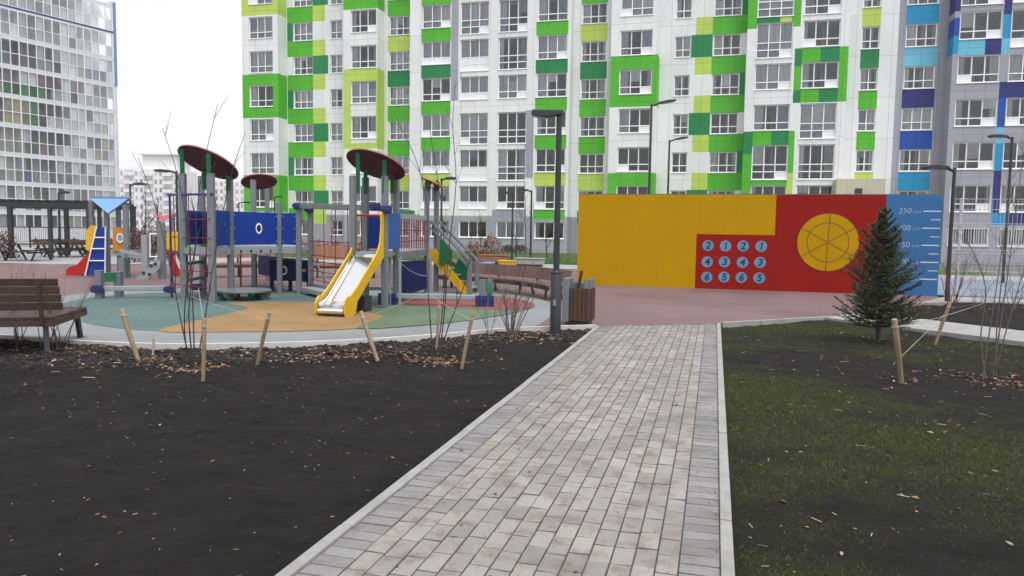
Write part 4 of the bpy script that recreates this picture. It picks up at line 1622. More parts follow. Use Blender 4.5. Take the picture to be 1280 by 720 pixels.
# ------------------------------------------------------------------ mesh fence at right
fn = thing('mesh_fence', (9, 22.7, 0), 'tall pale welded wire fence between the blue height scale and right edge', 'fence')
fa = Vector((6.2, 22.95, 0))
fb = Vector((15.5, 23.15, 0))
fu = (fb-fa).normalized()
FL = (fb-fa).length
HF = AY(1215, 249, 22.95).z
for i in range(5):
    p = fa+fu*(.25+i*2.3)
    mb = MB()
    mb.cbox(p, .06, .06, HF+.03)
    mb.build('post', M['fence'], fn)
mb = MB()
n = int(FL/.1)
for i in range(n+1):
    p = fa+fu*(FL*i/n)
    mb.tube([p+Vector((0, -.04, .06)), p+Vector((0, -.04, HF))], .0058, 4, caps=False)
for z in (.08, .72, 1.22, 1.3, 1.95, 2.02, 2.4, HF):
    mb.tube([fa+Vector((0, -.05, z)), fb+Vector((0, -.05, z))], .009, 5, caps=False)
mb.build('wire_panel', M['fence'], fn)

# ------------------------------------------------------------------ street lamps
def lamp(base, H, head, side, style, label, rp=.042, hl=.45, wrap=False, collar=False):
    t = thing('street_lamp', base, label, 'street lamp', 'street lamps round the courtyard')
    b = Vector(base)
    mb = MB()
    if collar:
        mb.tube([b+Vector((0, 0, -.1)), b+Vector((0, 0, .95)), b+Vector((0, 0, 1.0))], [rp*1.75, rp*1.75, rp*1.1], 18)
        mb.tube([b+Vector((0, 0, .985)), b+Vector((0, 0, H))], [rp, rp*.9], 16)
        mb.disc(b+Vector((0, 0, .955)), (0, 0, 1), rp*1.95, .02, 18)
    else:
        mb.tube([b+Vector((0, 0, -.1)), b+Vector((0, 0, H))], [rp*1.1, rp*.8], 12)
    po = mb.build('pole', M['steel_dark'], t)
    smooth_angle(po)
    if collar:
        mb = MB()
        mb.cbox(b+Vector((0, -rp*1.75-.004, .42)), .045, .012, .1)
        mb.build('service_plate', M['lens'], t)
    d = R0*side
    mb, ln = MB(), MB()
    if style == 'flat':
        o = b+Vector((0, 0, H-.05))
        w = F0*.2
        prof = [(-.06, .05), (hl*.96, .05), (hl, .02), (hl*.97, -.035), (hl*.55, -.075), (hl*.12, -.04), (-.06, -.02)]
        mb.plate([o+d*x-w/2+Vector((0, 0, z)) for x, z in prof], w)
        ln.plate([o+d*x-w*.4+Vector((0, 0, z)) for x, z in ((hl*.5, -.078), (hl*.93, -.04), (hl*.93, -.05), (hl*.52, -.09))], w*.8)
    else:
        o = b+Vector((0, 0, H))
        up = Vector((0, 0, 1))
        tilt = .16 if style == 'cobra' else 0
        mb.tube([o-up*.08, o+d*hl*.35+up*(.0+tilt*.2)], rp*.75, 8)
        w = F0*.24
        q = o+d*hl*.25+up*(tilt*.15)
        ax = (d+up*tilt).normalized()
        n_ = ax.cross(F0).normalized()
        if n_.z < 0:
            n_ = -n_
        prof = [(0, -.02), (hl*.1, .045), (hl*.6, .075), (hl*.95, .05), (hl, .0), (hl*.9, -.03), (hl*.2, -.045)]
        mb.plate([q+ax*x+n_*z-w/2 for x, z in prof], w)
        ln.plate([q+ax*x+n_*z-w*.4 for x, z in ((hl*.3, -.044), (hl*.88, -.032), (hl*.86, -.05), (hl*.32, -.06))], w*.8)
    hd = mb.build('lamp_head', M['steel_dark'], t, bevel=.012)
    ln.build('lens', M['lens'], hd)
    return t
def lamp_at(px, ytop, Y, *a, base=None, **k):
    if base is None:
        p = AY(px, ytop, Y)
        q = Vector((p.x, Y, 0))
    else:
        q = Vector(base)
        p = AY(px, ytop, q.y)
    return lamp(q, p.z, None, *a, **k)
lamp_at(700, 138, 0, -1, 'flat', 'nearest dark street lamp with thick collar base beside the litter bin', base=(-2.53, 12.12, 0), rp=.052, hl=.46, collar=True)
lamp_at(814.5, 130, 33, 1, 'cobra', 'tall dark street lamp rising behind the yellow wall, taller of two', rp=.06, hl=.85)
lamp_at(837, 175, 43, 1, 'cobra', 'shorter dark street lamp behind the yellow wall, right of the taller one', rp=.06, hl=.85)
lamp_at(641, 241, 38.2, -1, 'arm', 'slim dark street lamp by the lawn, left of the pair near the curved bench', rp=.05, hl=.5)
lamp_at(664.5, 238, 36.0, -1, 'arm', 'slim dark street lamp by the lawn, right of the pair near the curved bench', rp=.055, hl=.5)
lamp_at(552, 223, 30, 1, 'arm', 'dark street lamp behind the play stairs under the salmon roof', rp=.05, hl=.5)
lamp_at(220.5, 214, 27.2, -1, 'arm', 'dark street lamp just left of the maroon roofed climbing tower', rp=.06, hl=.75)
lamp_at(162.5, 230, 29.2, 1, 'arm', 'dark street lamp right of the sky blue triangular roof', rp=.05, hl=.62)
lamp_at(73, 240.5, 29.5, 1, 'arm', 'dark street lamp beside the pergola in front of the glazed tower', rp=.06, hl=.42)
lamp_at(1198, 210, 0, -1, 'arm', 'dark street lamp standing in the soil bed by the mesh fence', base=(5.69, 20.95, 0), rp=.05, hl=.62)
lamp_at(1265.5, 171, 31, -1, 'arm', 'dark street lamp behind the mesh fence at far right', rp=.055, hl=.68)
lamp_at(298.5, 253, 42, 1, 'arm', 'small distant street lamp left of the small maroon roof', rp=.05, hl=.65)
lamp_at(343, 246, 44, 1, 'arm', 'small distant street lamp right of the small maroon roof', rp=.05, hl=.45)

# ------------------------------------------------------------------ litter bin
bn = thing('litter_bin', (-2.3, 13.1, 0), 'square brown slatted litter bin with grey steel side panels', 'bin')
bx0, bx1 = AY(703.5, 380, 12.95).x, AY(738, 380, 12.95).x
bh = AY(720, 348.5, 12.95).z
by0, by1 = 12.9, 13.36
mb = MB()
mb.box(bx0, bx0+.115, by0, by1, .05, bh)
mb.build('side_panel', M['post'], bn, bevel=.006)
mb = MB()
mb.box(bx1-.035, bx1, by0+.05, by1, .1, bh)
mb.box(bx1-.115, bx1-.035, by0+.03, by0+.05, bh-.16, bh)
mb.build('side_panel', M['post'], bn, bevel=.004)
mb = MB()
ns = 5
sx0, sx1 = bx0+.12, bx1+.004
for i in range(ns):
    a = sx0+(sx1-sx0)*i/ns
    b = sx0+(sx1-sx0)*(i+1)/ns
    mb.box(a+.004, b-.004, by0-.012+.006*abs(i-2), by0+.02, .075, bh-.165)
for i in range(4):
    a = by0+.05+i*.1
    mb.box(bx1+.004, bx1+.024, a, a+.09, .075, bh-.165)
mb.build('slat_front', M['woodb'], bn, bevel=.004)
mb = MB()
mb.box(bx0+.13, bx1-.04, by0+.03, by1-.02, .06, bh-.22)
mb.build('liner', M['steel_dark'], bn)
mb = MB()
mb.box(bx0+.05, bx1-.03, by0+.04, by1-.04, -.02, .06)
mb.build('base', M['steel_dark'], bn)
mb = MB()
mb.beam((bx0+.2, by1-.1, bh-.25), (bx0+.275, by1-.1, bh+.13), .05, .07, 0, up=(0, 1, 0))
mb.build('lid_arm', M['woodb'], bn, bevel=.01)
mb = MB()
mb.box(bx0+.115, bx1-.035, by1-.03, by1-.01, .08, bh-.1)
mb.build('back_panel', M['post'], bn)

# ------------------------------------------------------------------ benches
def bench_left():
    N = G(66, 397, .45)
    Fc = G(108.5, 383.5, .45)
    d = (Fc-N)
    d.z = 0
    dl = d.length
    d.normalize()
    a = Vector((-d.y, d.x, 0))
    if a.x > 0:
        a = -a
    t = thing('bench', (N.x, N.y, 0), 'dark brown slatted bench with backrest, seen from behind at left edge', 'bench', 'brown benches round the playground')
    Lb = 2.2
    Z = Vector((0, 0, 1))
    o = Vector((N.x, N.y, 0))
    s = MB()
    for i in range(6):
        w = dl/6
        s.beam(o+d*(w*(i+.5))+Z*.435, o+d*(w*(i+.5))+Z*.435+a*Lb, w-.012, .04)
    s.build('seat', M['woodd'], t, bevel=.004)
    s = MB()
    s.beam(o+d*.01+Z*.375-a*.004, o+d*.01+Z*.375+a*Lb, .03, .08)
    s.beam(o+d*(dl-.01)+Z*.375, o+d*(dl-.01)+Z*.375+a*Lb, .03, .08)
    s.beam(o+Z*.37+a*.01, o+Z*.37+d*dl+a*.01, .03, .07)
    s.build('seat_frame', M['woodd'], t)
    s = MB()
    for i in range(4):
        z = .555+.103*i
        s.beam(o+Z*(z+.045)-d*(.02+.12*(z-.45))-a*(.13-.012*i), o+Z*(z+.045)-d*(.02+.12*(z-.45))+a*Lb, .028, .097, 0, up=(Z-d*.12))
    s.build('backrest', M['woodd'], t, bevel=.004)
    for u, v in ((.12, .1), (.12, dl-.07), (1.35, .1), (1.35, dl-.07)):
        s = MB()
        s.beam(o+a*u+d*v+Z*.38, o+a*(u-.03)+d*(v+(-.06 if v < .2 else .06))+Z*(-.02), .06, .05)
        s.build('leg', M['steel_dark'], t)
    for u in (.12, 1.35):
        s = MB()
        s.beam(o+a*u-d*.01+Z*.36, o+a*u-d*.075+Z*.9, .045, .04)
        s.build('back_bracket', M['woodd'], t)
bench_left()
RC = Vector((-8.4, 14.6, 0))
def arc_bench(C, r, a0, a1, label, wood, back=True, segs=6, seatz=.45, group='brown benches round the playground', backz=(.5, .8), gaps=()):
    am = R((a0+a1)/2)
    t = thing('bench', (C.x+r*math.cos(am), C.y+r*math.sin(am), 0), label, 'bench', group)
    def P(rr, a, z):
        return Vector((C.x+rr*math.cos(R(a)), C.y+rr*math.sin(R(a)), z))
    s, b = MB(), MB()
    n = segs*2
    for j in range(5):
        r0, r1 = r+.5*j/5+.006, r+.5*(j+1)/5-.006
        for i in range(n):
            b0, b1 = a0+(a1-a0)*i/n, a0+(a1-a0)*(i+1)/n
            s.plate([P(r0, b0, seatz-.045), P(r1, b0, seatz-.045), P(r1, b1, seatz-.045), P(r0, b1, seatz-.045)], (0, 0, .045))
    s.build('seat', wood, t)
    s = MB()
    for i in range(n):
        b0, b1 = a0+(a1-a0)*i/n, a0+(a1-a0)*(i+1)/n
        s.plate([P(r+.02, b0, seatz-.13), P(r+.06, b0, seatz-.13), P(r+.06, b1, seatz-.13), P(r+.02, b1, seatz-.13)], (0, 0, .08))
    s.build('seat_frame', M['woodd'], t)
    if back:
        m_ = segs*9
        for i in range(m_):
            if i in gaps:
                continue
            b0, b1 = a0+(a1-a0)*(i+.06)/m_, a0+(a1-a0)*(i+.94)/m_
            b.plate([P(r+.5, b0, backz[0]), P(r+.5, b1, backz[0]), P(r+.6, b1, backz[1]), P(r+.6, b0, backz[1])], Vector((0, 0, 0))+(P(r+1, (b0+b1)/2, 0)-P(r, (b0+b1)/2, 0))*.025)
        b.build('backrest', wood, t)
    for i in range(segs//2+1):
        an = a0+(a1-a0)*(.06+.88*i/(segs//2))
        for rr, dr in ((r+.08, -.04), (r+.42, .05)):
            s = MB()
            s.beam(P(rr, an, seatz-.05), P(rr+dr, an, -.02), .06, .05)
            s.build('leg', M['steel_dark'], t)
        if back:
            s = MB()
            s.beam(P(r+.56, an, seatz-.1), P(r+.665, an, backz[1]-.06), .06, .03)
            s.beam(P(r+.3, an, seatz-.09), P(r+.58, an, seatz-.09), .05, .05)
            s.build('back_bracket', M['steel_dark'], t)
arc_bench(RC, 5.27, 29, 82, 'curved red brown bench with tall slatted backrest behind the litter bin', M['woodr'], seatz=.37, backz=(.41, .71))
def cb(px0, px1, yb, label, wood, **k):
    a, b = G(px0, yb), G(px1, yb)
    C = RC
    ra, rb = (a-C).length, (b-C).length
    r = (ra+rb)/2
    an = sorted([math.degrees(math.atan2(p.y-C.y, p.x-C.x)) for p in (a, b)])
    arc_bench(C, r, an[0], an[1], label, wood, segs=4, **k)
cb(255, 345, 347, 'curved orange brown bench behind the blue walled climbing tower', M['woodo'], backz=(.62, 1.0))
cb(392, 470, 348, 'curved brown bench behind the red rope net', M['woodo'], backz=(.6, 1.05))
def block_bench(px0, px1, yt, yb, Y, m, label, top=None):
    a, b = AY(px0, yb, Y), AY(px1, yb, Y)
    z = AY((px0+px1)/2, yt, Y).z
    t = thing('block_bench', ((a.x+b.x)/2, Y, 0), label, 'bench')
    s = MB()
    s.box(a.x, b.x, Y, Y+.5, .1, z-.06)
    s.build('body', m, t, bevel=.03)
    s = MB()
    s.box(a.x-.03, b.x+.03, Y-.03, Y+.53, z-.06, z)
    s.build('seat', top or m, t, bevel=.015)
    s = MB()
    s.box(a.x+.08, b.x-.08, Y+.06, Y+.44, -.02, .1)
    s.build('plinth', M['steel_dark'], t)
block_bench(643, 678, 322.5, 331, 33.2, M['concrete'], 'pale concrete block bench on the pavement by the lawn')
block_bench(623, 642, 325.5, 330.5, 32.2, M['pyellow'], 'small yellow block bench beside the pale concrete one')
block_bench(599, 633, 318.5, 328, 34.5, M['woodo'], 'orange brown timber block bench in front of the red bushes')
block_bench(395, 440, 334.5, 344, 27.5, M['pyellow'], 'low yellow block bench behind the red rope net', M['pyellow'])
block_bench(603, 613, 328, 341, 27.0, M['psky'], 'small pale blue cube seat right of the play stairs')

# ------------------------------------------------------------------ stakes and ties
def stake(b, t_, r, label, D=None):
    p = G(*b)
    q = AD(t_[0], t_[1], dep(p)+random.uniform(-.15, .15))
    o = thing('stake', p, label, 'stake', 'pine stakes beside the young trees')
    s = MB()
    ax = (q-p)
    r *= .88
    s.tube([p-ax*.06, p+ax*.5+Vector((random.uniform(-.008, .008), 0, 0)), q-ax*.01, q], [r*.92, r*1.03, r, r*.85], 9)
    so_ = s.build('post', M['stake'], o)
    smooth_angle(so_, 50)
    s = MB()
    c = p+ax*.86
    for i in range(3):
        s.tube([c+ax*.014*i+Vector((math.cos(a_)*r*1.12, math.sin(a_)*r*1.12, 0)) for a_ in np.linspace(0, 6.283, 11)], .004, 4)
    s.build('twine_binding', M['twine'], o)
    return c
cs1 = stake((172, 448), (151.5, 386), .034, 'thick pale stake leaning left, nearest the shrubs by the dark bench')
cs2 = stake((191, 443), (192, 419), .018, 'short thin stake stub right of the left-leaning stake')
cs3 = stake((254, 474), (255.5, 398), .026, 'upright pale stake directly behind the multi-stemmed sapling')
cs4 = stake((322, 455), (337, 390), .026, 'pale stake leaning right, in front of the tall grey climbing tower')
cs5 = stake((471, 448), (451, 389), .032, 'brown stake leaning left, below the foot of the yellow slide')
cs6 = stake((578, 457), (591.5, 391), .026, 'pale stake leaning right beside the twin-stemmed sapling')
cs7 = stake((546, 434), (549, 377), .022, 'short pale stake behind the twin-stemmed sapling')
cs8 = stake((1126, 474), (1118, 399), .036, 'thick pale stake with splintered head in front of the spruce')
cs9 = stake((1170, 428), (1188, 377), .03, 'pale stake leaning right behind the spruce')
def tie(a, b, label, sag=.012):
    a, b = Vector(a), Vector(b)
    s = MB()
    s.tube([a.lerp(b, t_)+Vector((0, 0, -sag*4*t_*(1-t_))) for t_ in np.linspace(0, 1, 7)], .0028, 5)
    o = s.build('guy_twine', M['twine'])
    return tag(o, label, 'twine')
D1 = dep(G(243, 455))
n1_ = AD(240, 371, D1)
tie(cs1, n1_, 'twine from the left-leaning stake to the multi-stemmed sapling')
tie(cs4, n1_, 'twine from the right-leaning stake to the multi-stemmed sapling')
tie(cs3, AD(248, 360, D1), 'short twine from the upright stake to the multi-stemmed sapling', .0)
D2 = dep(G(545, 447))
n2_ = AD(534, 366, D2)
tie(cs5, n2_, 'twine from the brown stake to the twin-stemmed sapling')
tie(cs6, n2_, 'twine from the right-leaning pale stake to the twin-stemmed sapling')
tie(cs7, AD(552, 367, D2), 'short twine behind the twin-stemmed sapling', 0)
D3 = dep(G(1240, 470))
n3_ = AD(1216, 388, D3+.3)
tie(cs8, AD(1242, 374, D3+.4), 'twine from the thick stake to the right hand saplings', .03)
tie(cs9, AD(1245, 372, D3), 'twine from the stake behind the spruce to the right hand saplings', .03)
tie(cs8+Vector((0, 0, -.42)), AD(1180, 394, D3+2), 'low twine from the thick stake towards the stake behind the spruce', .0)

# ------------------------------------------------------------------ saplings, shrubs and trees
def twiggy(mb, p, d, L_, r, depth, spread, nseg=5, kids_=3, up=.12):
    pts, rs = [p], [r]
    d = d.normalized()
    for i in range(nseg):
        d = (d+Vector((random.gauss(0, .09), random.gauss(0, .09), random.gauss(0, .05)+up*.2))).normalized()
        p = p+d*L_/nseg
        pts.append(p)
        rs.append(r*(1-.72*(i+1)/nseg))
    mb.tube(pts, rs, 5 if r > .006 else 4, caps=False)
    if depth > 0:
        for k in range(kids_):
            t_ = random.uniform(.3, .95)
            i = min(nseg-1, int(t_*nseg))
            q = pts[i].lerp(pts[i+1], t_*nseg-i)
            a = random.uniform(0, 6.283)
            side = Vector((math.cos(a), math.sin(a), random.uniform(.1, .9)))
            nd_ = (d*(1-spread)+side.normalized()*spread).normalized()
            twiggy(mb, q, nd_, L_*random.uniform(.32, .58), rs[i]*.62, depth-1, spread, 4, kids_, up)
def px_stem(mb, pts, D, r0, r1, twigs=6, tl=.35):
    P = [AD(x, y, D+dd) for (x, y, dd) in pts]
    S = spline3(P, 4)
    n_ = len(S)
    mb.tube(S, [r0+(r1-r0)*i/(n_-1) for i in range(n_)], 6, caps=False)
    for k in range(twigs):
        i = random.randint(n_//3, n_-2)
        a = random.uniform(0, 6.283)
        d = (S[i+1]-S[i]).normalized()*.8+Vector((math.cos(a), math.sin(a), .3))*.6
        twiggy(mb, S[i], d, tl*random.uniform(.5, 1.3), r1*1.3, 1, .5, 4, 2)
def spline3(P, n):
    out = []
    N = len(P)
    for i in range(N-1):
        a, b, c, d = P[max(i-1, 0)], P[i], P[i+1], P[min(i+2, N-1)]
        for k in range(n):
            t = k/n
            out.append(0.5*((2*b)+(-a+c)*t+(2*a-5*b+4*c-d)*t*t+(-a+3*b-3*c+d)*t**3))
    out.append(P[-1])
    return out
def sapling(base, D, stems, label, mat='bark', twigs=6, r0=.0095):
    t = thing('sapling', base, label, 'sapling')
    for s_ in stems:
        mb = MB()
        px_stem(mb, s_, D, r0, .0028, twigs)
        mb.build('stem', M[mat], t)
random.seed(21)
sapling(G(243, 455), D1, [
    [(238, 457, 0), (226, 400, .1), (212, 330, .2), (192, 250, .3), (172, 196, .3)],
    [(241, 456, 0), (236, 390, -.1), (243, 320, -.1), (250, 230, -.2), (272, 130, -.3)],
    [(243, 455, 0), (241, 380, .1), (236, 300, .1), (222, 220, .1), (203, 160, .15)],
    [(246, 457, 0), (259, 380, 0), (272, 300, .1), (290, 215, .1), (307, 165, .2)],
    [(240, 458, 0), (231, 420, -.1), (233, 360, -.2), (246, 300, -.3), (240, 250, -.3)]],
    'multi-stemmed bare sapling in front of the maroon roofed climbing tower', twigs=5)
sapling(G(545, 447), D2, [
    [(541, 449, 0), (537, 390, 0), (533, 330, .1), (534, 260, .1), (520, 200, .1), (492, 140, .2)],
    [(549, 447, 0), (556, 385, 0), (560, 320, -.1), (570, 230, -.1), (566, 160, -.1), (569, 100, -.1)],
    [(545, 449, 0), (552, 400, .1), (556, 340, .2), (552, 260, .2), (540, 180, .2), (536, 150, .2)],
    [(548, 449, 0), (560, 410, -.1), (582, 350, -.2), (590, 290, -.2)]],
    'twin-stemmed bare sapling in front of the play stairs', twigs=6)
sapling(G(1228, 474), D3, [
    [(1228, 475, 0), (1236, 420, 0), (1247, 350, 0), (1258, 270, .1), (1266, 190, .1)],
    [(1232, 474, 0), (1226, 420, .1), (1232, 360, .1), (1214, 310, .1), (1196, 290, .1)]],
    'thin leaning bare sapling right of the spruce, left of two', 'bark2')
sapling(G(1243, 470), dep(G(1243, 470)), [
    [(1241, 471, 0), (1250, 410, 0), (1260, 340, 0), (1269, 270, 0), (1280, 190, 0)],
    [(1245, 470, 0), (1246, 410, .1), (1252, 350, .1), (1256, 290, .1), (1262, 240, .1)],
    [(1243, 470, 0), (1256, 420, -.1), (1276, 350, -.1), (1296, 300, -.1)]],
    'bare sapling at right edge tied to stakes, right of two', 'bark2')
def shrub(base, H, Rr, n_, label, mat='bark', depth=2, r=.008, spread=.55, kids_=3, name='shrub', group=None):
    t = thing(name, base, label, 'shrub', group)
    mb = MB()
    for i in range(n_):
        a = random.uniform(0, 6.283)
        q = Vector(base)+Vector((math.cos(a), math.sin(a), 0))*Rr*.18*random.random()+Vector((0, 0, -.03))
        d = Vector((math.cos(a)*random.uniform(.05, .5), math.sin(a)*random.uniform(.05, .5), 1))
        twiggy(mb, q, d, H*random.uniform(.6, 1.05), r, depth, spread, 5, kids_)
    mb.build('branches', M[mat], t)
shrub(G(640, 418), 1.12, .5, 15, 'bare bushy shrub in the soil bed left of the nearest lamp', 'bark2', 2, .0095)
shrub(G(612, 416), .5, .3, 4, 'small sparse shrub left of the bushy one by the lamp', 'bark2', 1, .007)
shrub(G(76, 433), 1.15, .5, 8, 'reddish bare shrub in front of the end of the dark bench', 'barkr', 2, .007)
shrub(G(22, 430), 1.1, .5, 7, 'reddish bare shrub at left edge in front of the dark bench', 'barkr', 2, .0068)
shrub(G(52, 434), .9, .4, 6, 'small reddish bare shrub between the two by the dark bench', 'barkr', 2, .0068)
shrub(G(1189, 383), 1.35, .5, 14, 'red brown shrub at the foot of the lamp by the mesh fence', 'barkr', 2, .009)
shrub(G(1222, 390), 1.0, .5, 7, 'thin grey shrub in the soil bed by the mesh fence', 'bark2', 2, .006)
shrub(G(1268, 388), 1.5, .5, 7, 'tall thin shrub at right edge before the mesh fence', 'bark2', 2, .007)

# leafed low hedge bushes, rust coloured
M['rust'] = mk('rust leaves', (0.22, 0.085, 0.04), 0.8, 0.3, 3, island=.6)
M['redtwig'] = mk('dark red foliage', (0.12, 0.035, 0.035), 0.8, 0.3, 3, island=.6)
M['olive'] = mk('olive hedge leaves', (0.06, 0.062, 0.03), 0.8, 0.3, 3, island=.6)
def leaf_bush(c, rx, h, n_, m, label, group=None, name='bush'):
    t = thing(name, c, label, 'bush', group)
    br = MB()
    for i in range(9):
        a = random.uniform(0, 6.283)
        twiggy(br, Vector(c), Vector((math.cos(a)*.5, math.sin(a)*.5, 1)), h*.95, .012, 1, .6, 4, 4)
    br.build('branches', M['bark'], t)
    mb = MB()
    for i in range(n_):
        a, rr = random.uniform(0, 6.283), math.sqrt(random.random())
        hz = random.random()
        k = rx*rr*(1-.45*hz)*(1+.3*math.sin(3*a+c[0]))
        p = Vector((c[0]+math.cos(a)*k, c[1]+math.sin(a)*k*.7, c[2]+.05+hz*h*(1-.3*rr*rr)))
        leaf(mb, p, random.uniform(.025, .06), 1.4)
    mb.build('foliage', m, t)
random.seed(4)
for i, px in enumerate((262, 300, 338, 372, 398, 422, 447)):
    p = AY(px, 320, 35.2+random.uniform(-.3, .3))
    leaf_bush((p.x, p.y, 0), random.uniform(.9, 1.2), random.uniform(.8, 1.05), 700, M['rust'], 'low rust leaved bush in the far row behind the play towers', 'rust bushes in a row')
for i, (px, Y, h, m, lb) in enumerate(((592, 36.5, 1.0, 'rust', 'rust leaved bush behind the play stairs, left of the block benches'), (613, 37, 1.35, 'rust', 'taller rust leaved bush behind the timber block bench'), (634, 52.5, .55, 'olive', 'low olive hedge bush at the foot of the white block, left one'), (650, 52.5, .55, 'olive', 'low olive hedge bush at the foot of the white block, right one'),
                                    (168, 27.6, 1.6, 'redtwig', 'dark red bush right of the orange porthole panel'), (186, 28.6, 1.75, 'redtwig', 'dark red bush behind the grey ramp posts'), (204, 29.6, 1.5, 'redtwig', 'dark red bush behind the pink triangle'), (6, 25.8, 1.3, 'redtwig', 'dark red bush at left edge before the pergola'))):
    p = AY(px, 320, Y)
    leaf_bush((p.x, p.y, 0), .8, h, 800, M[m], lb)
# bare trees
def bare_tree(base, H, label, mat='bark2', r=.07, kids_=5, depth=3, crown=.45, group=None):
    t = thing('bare_tree', base, label, 'tree', group)
    b = Vector(base)
    mb = MB()
    pts, p = [], b.copy()
    d = Vector((random.gauss(0, .03), random.gauss(0, .03), 1))
    n_ = 9
    for i in range(n_+1):
        pts.append(p.copy())
        d = (d+Vector((random.gauss(0, .05), random.gauss(0, .05), .1))).normalized()
        p = p+d*H/n_
    mb.tube([pts[0]-Vector((0, 0, .1))]+pts, [r*1.15]+[r*(1-.85*i/n_) for i in range(n_+1)], 7, caps=False)
    mb.build('trunk', M[mat], t)
    br = MB()
    for k in range(int(16*crown/.45)):
        tt = random.uniform(.28, .97)
        i = min(n_-1, int(tt*n_))
        q = pts[i].lerp(pts[i+1], tt*n_-i)
        a = random.uniform(0, 6.283)
        twiggy(br, q, Vector((math.cos(a)*.7, math.sin(a)*.7, random.uniform(.6, 1.3))), H*crown*(1.15-tt)*random.uniform(.6, 1.1), r*(1-.8*tt)*.5, depth-1, .5, 5, kids_, .3)
    br.build('crown', M[mat], t)
random.seed(9)
for px, Y, ytop, lb in ((180, 52, 236, 'tall dark bare tree in front of the hazy pale tower, left of two'), (196, 48, 246, 'dark bare tree in front of the hazy pale tower, right of two'), (270, 50, 240, 'bare tree seen between the posts of the climbing tower'), (140, 70, 262, 'small bare tree at the corner of the glazed tower')):
    p = AY(px, 322, Y)
    z = AY(px, ytop, Y).z
    bare_tree((p.x, Y, 0), z, lb, 'bark', .09, 5, 3, .4)
for px, Y, ytop, mat, lb in ((657, 50, 228, 'bark2', 'pale barked slim tree on the lawn behind the lamp pair'), (692, 44, 285, 'bark', 'small bare tree on the lawn left of the nearest lamp pole'), (684, 45, 283, 'bark', 'smaller bare tree on the lawn behind the curved bench'), (600, 46, 262, 'bark', 'slim bare tree before the grey ground floor, behind the play stairs'), (645, 40, 280, 'bark', 'thin bare tree between the lamp pair'), (415, 44, 262, 'bark', 'bare tree behind the rope net'), (338, 46, 232, 'barkr', 'bare tree with reddish twigs behind the small maroon roof'), (375, 43, 250, 'barkr', 'bare reddish tree right of the small maroon roof'), (468, 42, 270, 'barkr', 'bare reddish tree behind the yellow slide'), (520, 40, 262, 'barkr', 'bare reddish tree behind the bridge of the play towers')):
    p = AY(px, 322, Y)
    z = AY(px, ytop, Y).z
    bare_tree((p.x, Y, 0), z, lb, mat, .045, 4, 3, .42)

# spruce
def spruce(base, H, label):
    t = thing('spruce_tree', base, label, 'tree')
    b = Vector(base)
    mb = MB()
    mb.tube([b+Vector((0, 0, -.1)), b+Vector((.01, 0, H*.5)), b+Vector((.03, 0, H*.98))], [.042, .026, .005], 9)
    mb.build('trunk', M['bark'], t)
    tw, nl = MB(), []
    rr = random.Random(3)
    def needles(p, q, L_, n_):
        ax = (q-p)
        axn = ax.normalized()
        u = axn.orthogonal().normalized()
        w = axn.cross(u)
        for i in range(n_):
            o = p+ax*(i+rr.random())/n_
            a = rr.uniform(0, 6.283)
            d = (axn*.75+(u*math.cos(a)+w*math.sin(a))*.8+Vector((0, 0, .15))).normalized()
            s_ = d.cross(Vector((rr.gauss(0, 1), rr.gauss(0, 1), rr.gauss(0, 1)))).normalized()*.0058
            e = o+d*L_*rr.uniform(.7, 1.2)
            nl.extend([tuple(o-s_), tuple(o+s_), tuple(e)])
    z = .2
    while z < H*.985:
        f = z/H
        prof = (.69*(1-f)**.72+.02 if f > .18 else .5+f*.6)*(1+.16*math.sin(z*9))
        nb = 10 if f < .6 else 9 if f < .85 else 6
        for k in range(nb):
            a = rr.uniform(0, 6.283)
            L_ = max(.08, prof*rr.uniform(.45, 1.18)*(1+.16*math.sin(a*2+1)))
            droop = .2-.95*f+rr.uniform(-.2, .2)
            o = b+Vector((.015*f, 0, z+rr.uniform(-.03, .03)))
            d = Vector((math.cos(a), math.sin(a), -droop*.6))
            pts = [o]
            n_ = 6
            for i in range(n_):
                d = (d+Vector((rr.gauss(0, .05), rr.gauss(0, .05), .11))).normalized()
                pts.append(pts[-1]+d*L_/n_)
            tw.tube(pts, [.007*(1-.8*i/n_)*(1.2-f) for i in range(n_+1)], 4, caps=False)
            for i in range(1, n_):
                needles(pts[i], pts[i+1], .034, 18)
                for s_ in (1, -1):
                    if rr.random() < .97:
                        ax = (pts[i+1]-pts[i]).normalized()
                        sd_ = ax.cross(Vector((0, 0, 1))).normalized()*s_
                        tl = L_*(.5-.05*i)*rr.uniform(.6, 1.2)
                        q = pts[i]+(ax*.7+sd_*.75+Vector((0, 0, rr.uniform(-.15, .12)))).normalized()*tl
                        tw.tube([pts[i], q], [.003, .0012], 3, caps=False)
                        needles(pts[i], q, .032, max(8, int(tl/.0075)))
            needles(pts[-2], pts[-1]+d*.03, .034, 20)
        z += .05+.03*f
    needles(b+Vector((.02, 0, H*.8)), b+Vector((.03, 0, H)), .035, 90)
    tw.build('branches', M['bark'], t)
    mb = MB()
    mb.V = nl
    mb.F = [(3*i, 3*i+1, 3*i+2) for i in range(len(nl)//3)]
    mb.M = [0]*len(mb.F)
    mb.build('needles', M['needle'], t)
M['needle'] = mk('spruce needles', (0.066, 0.08, 0.036), 0.6, 0.4, 4, island=.55)
sb_ = G(1097, 424)
spruce(sb_, AY(1109, 259, sb_.y).z, 'young dark green spruce on the lawn before the red and blue wall')
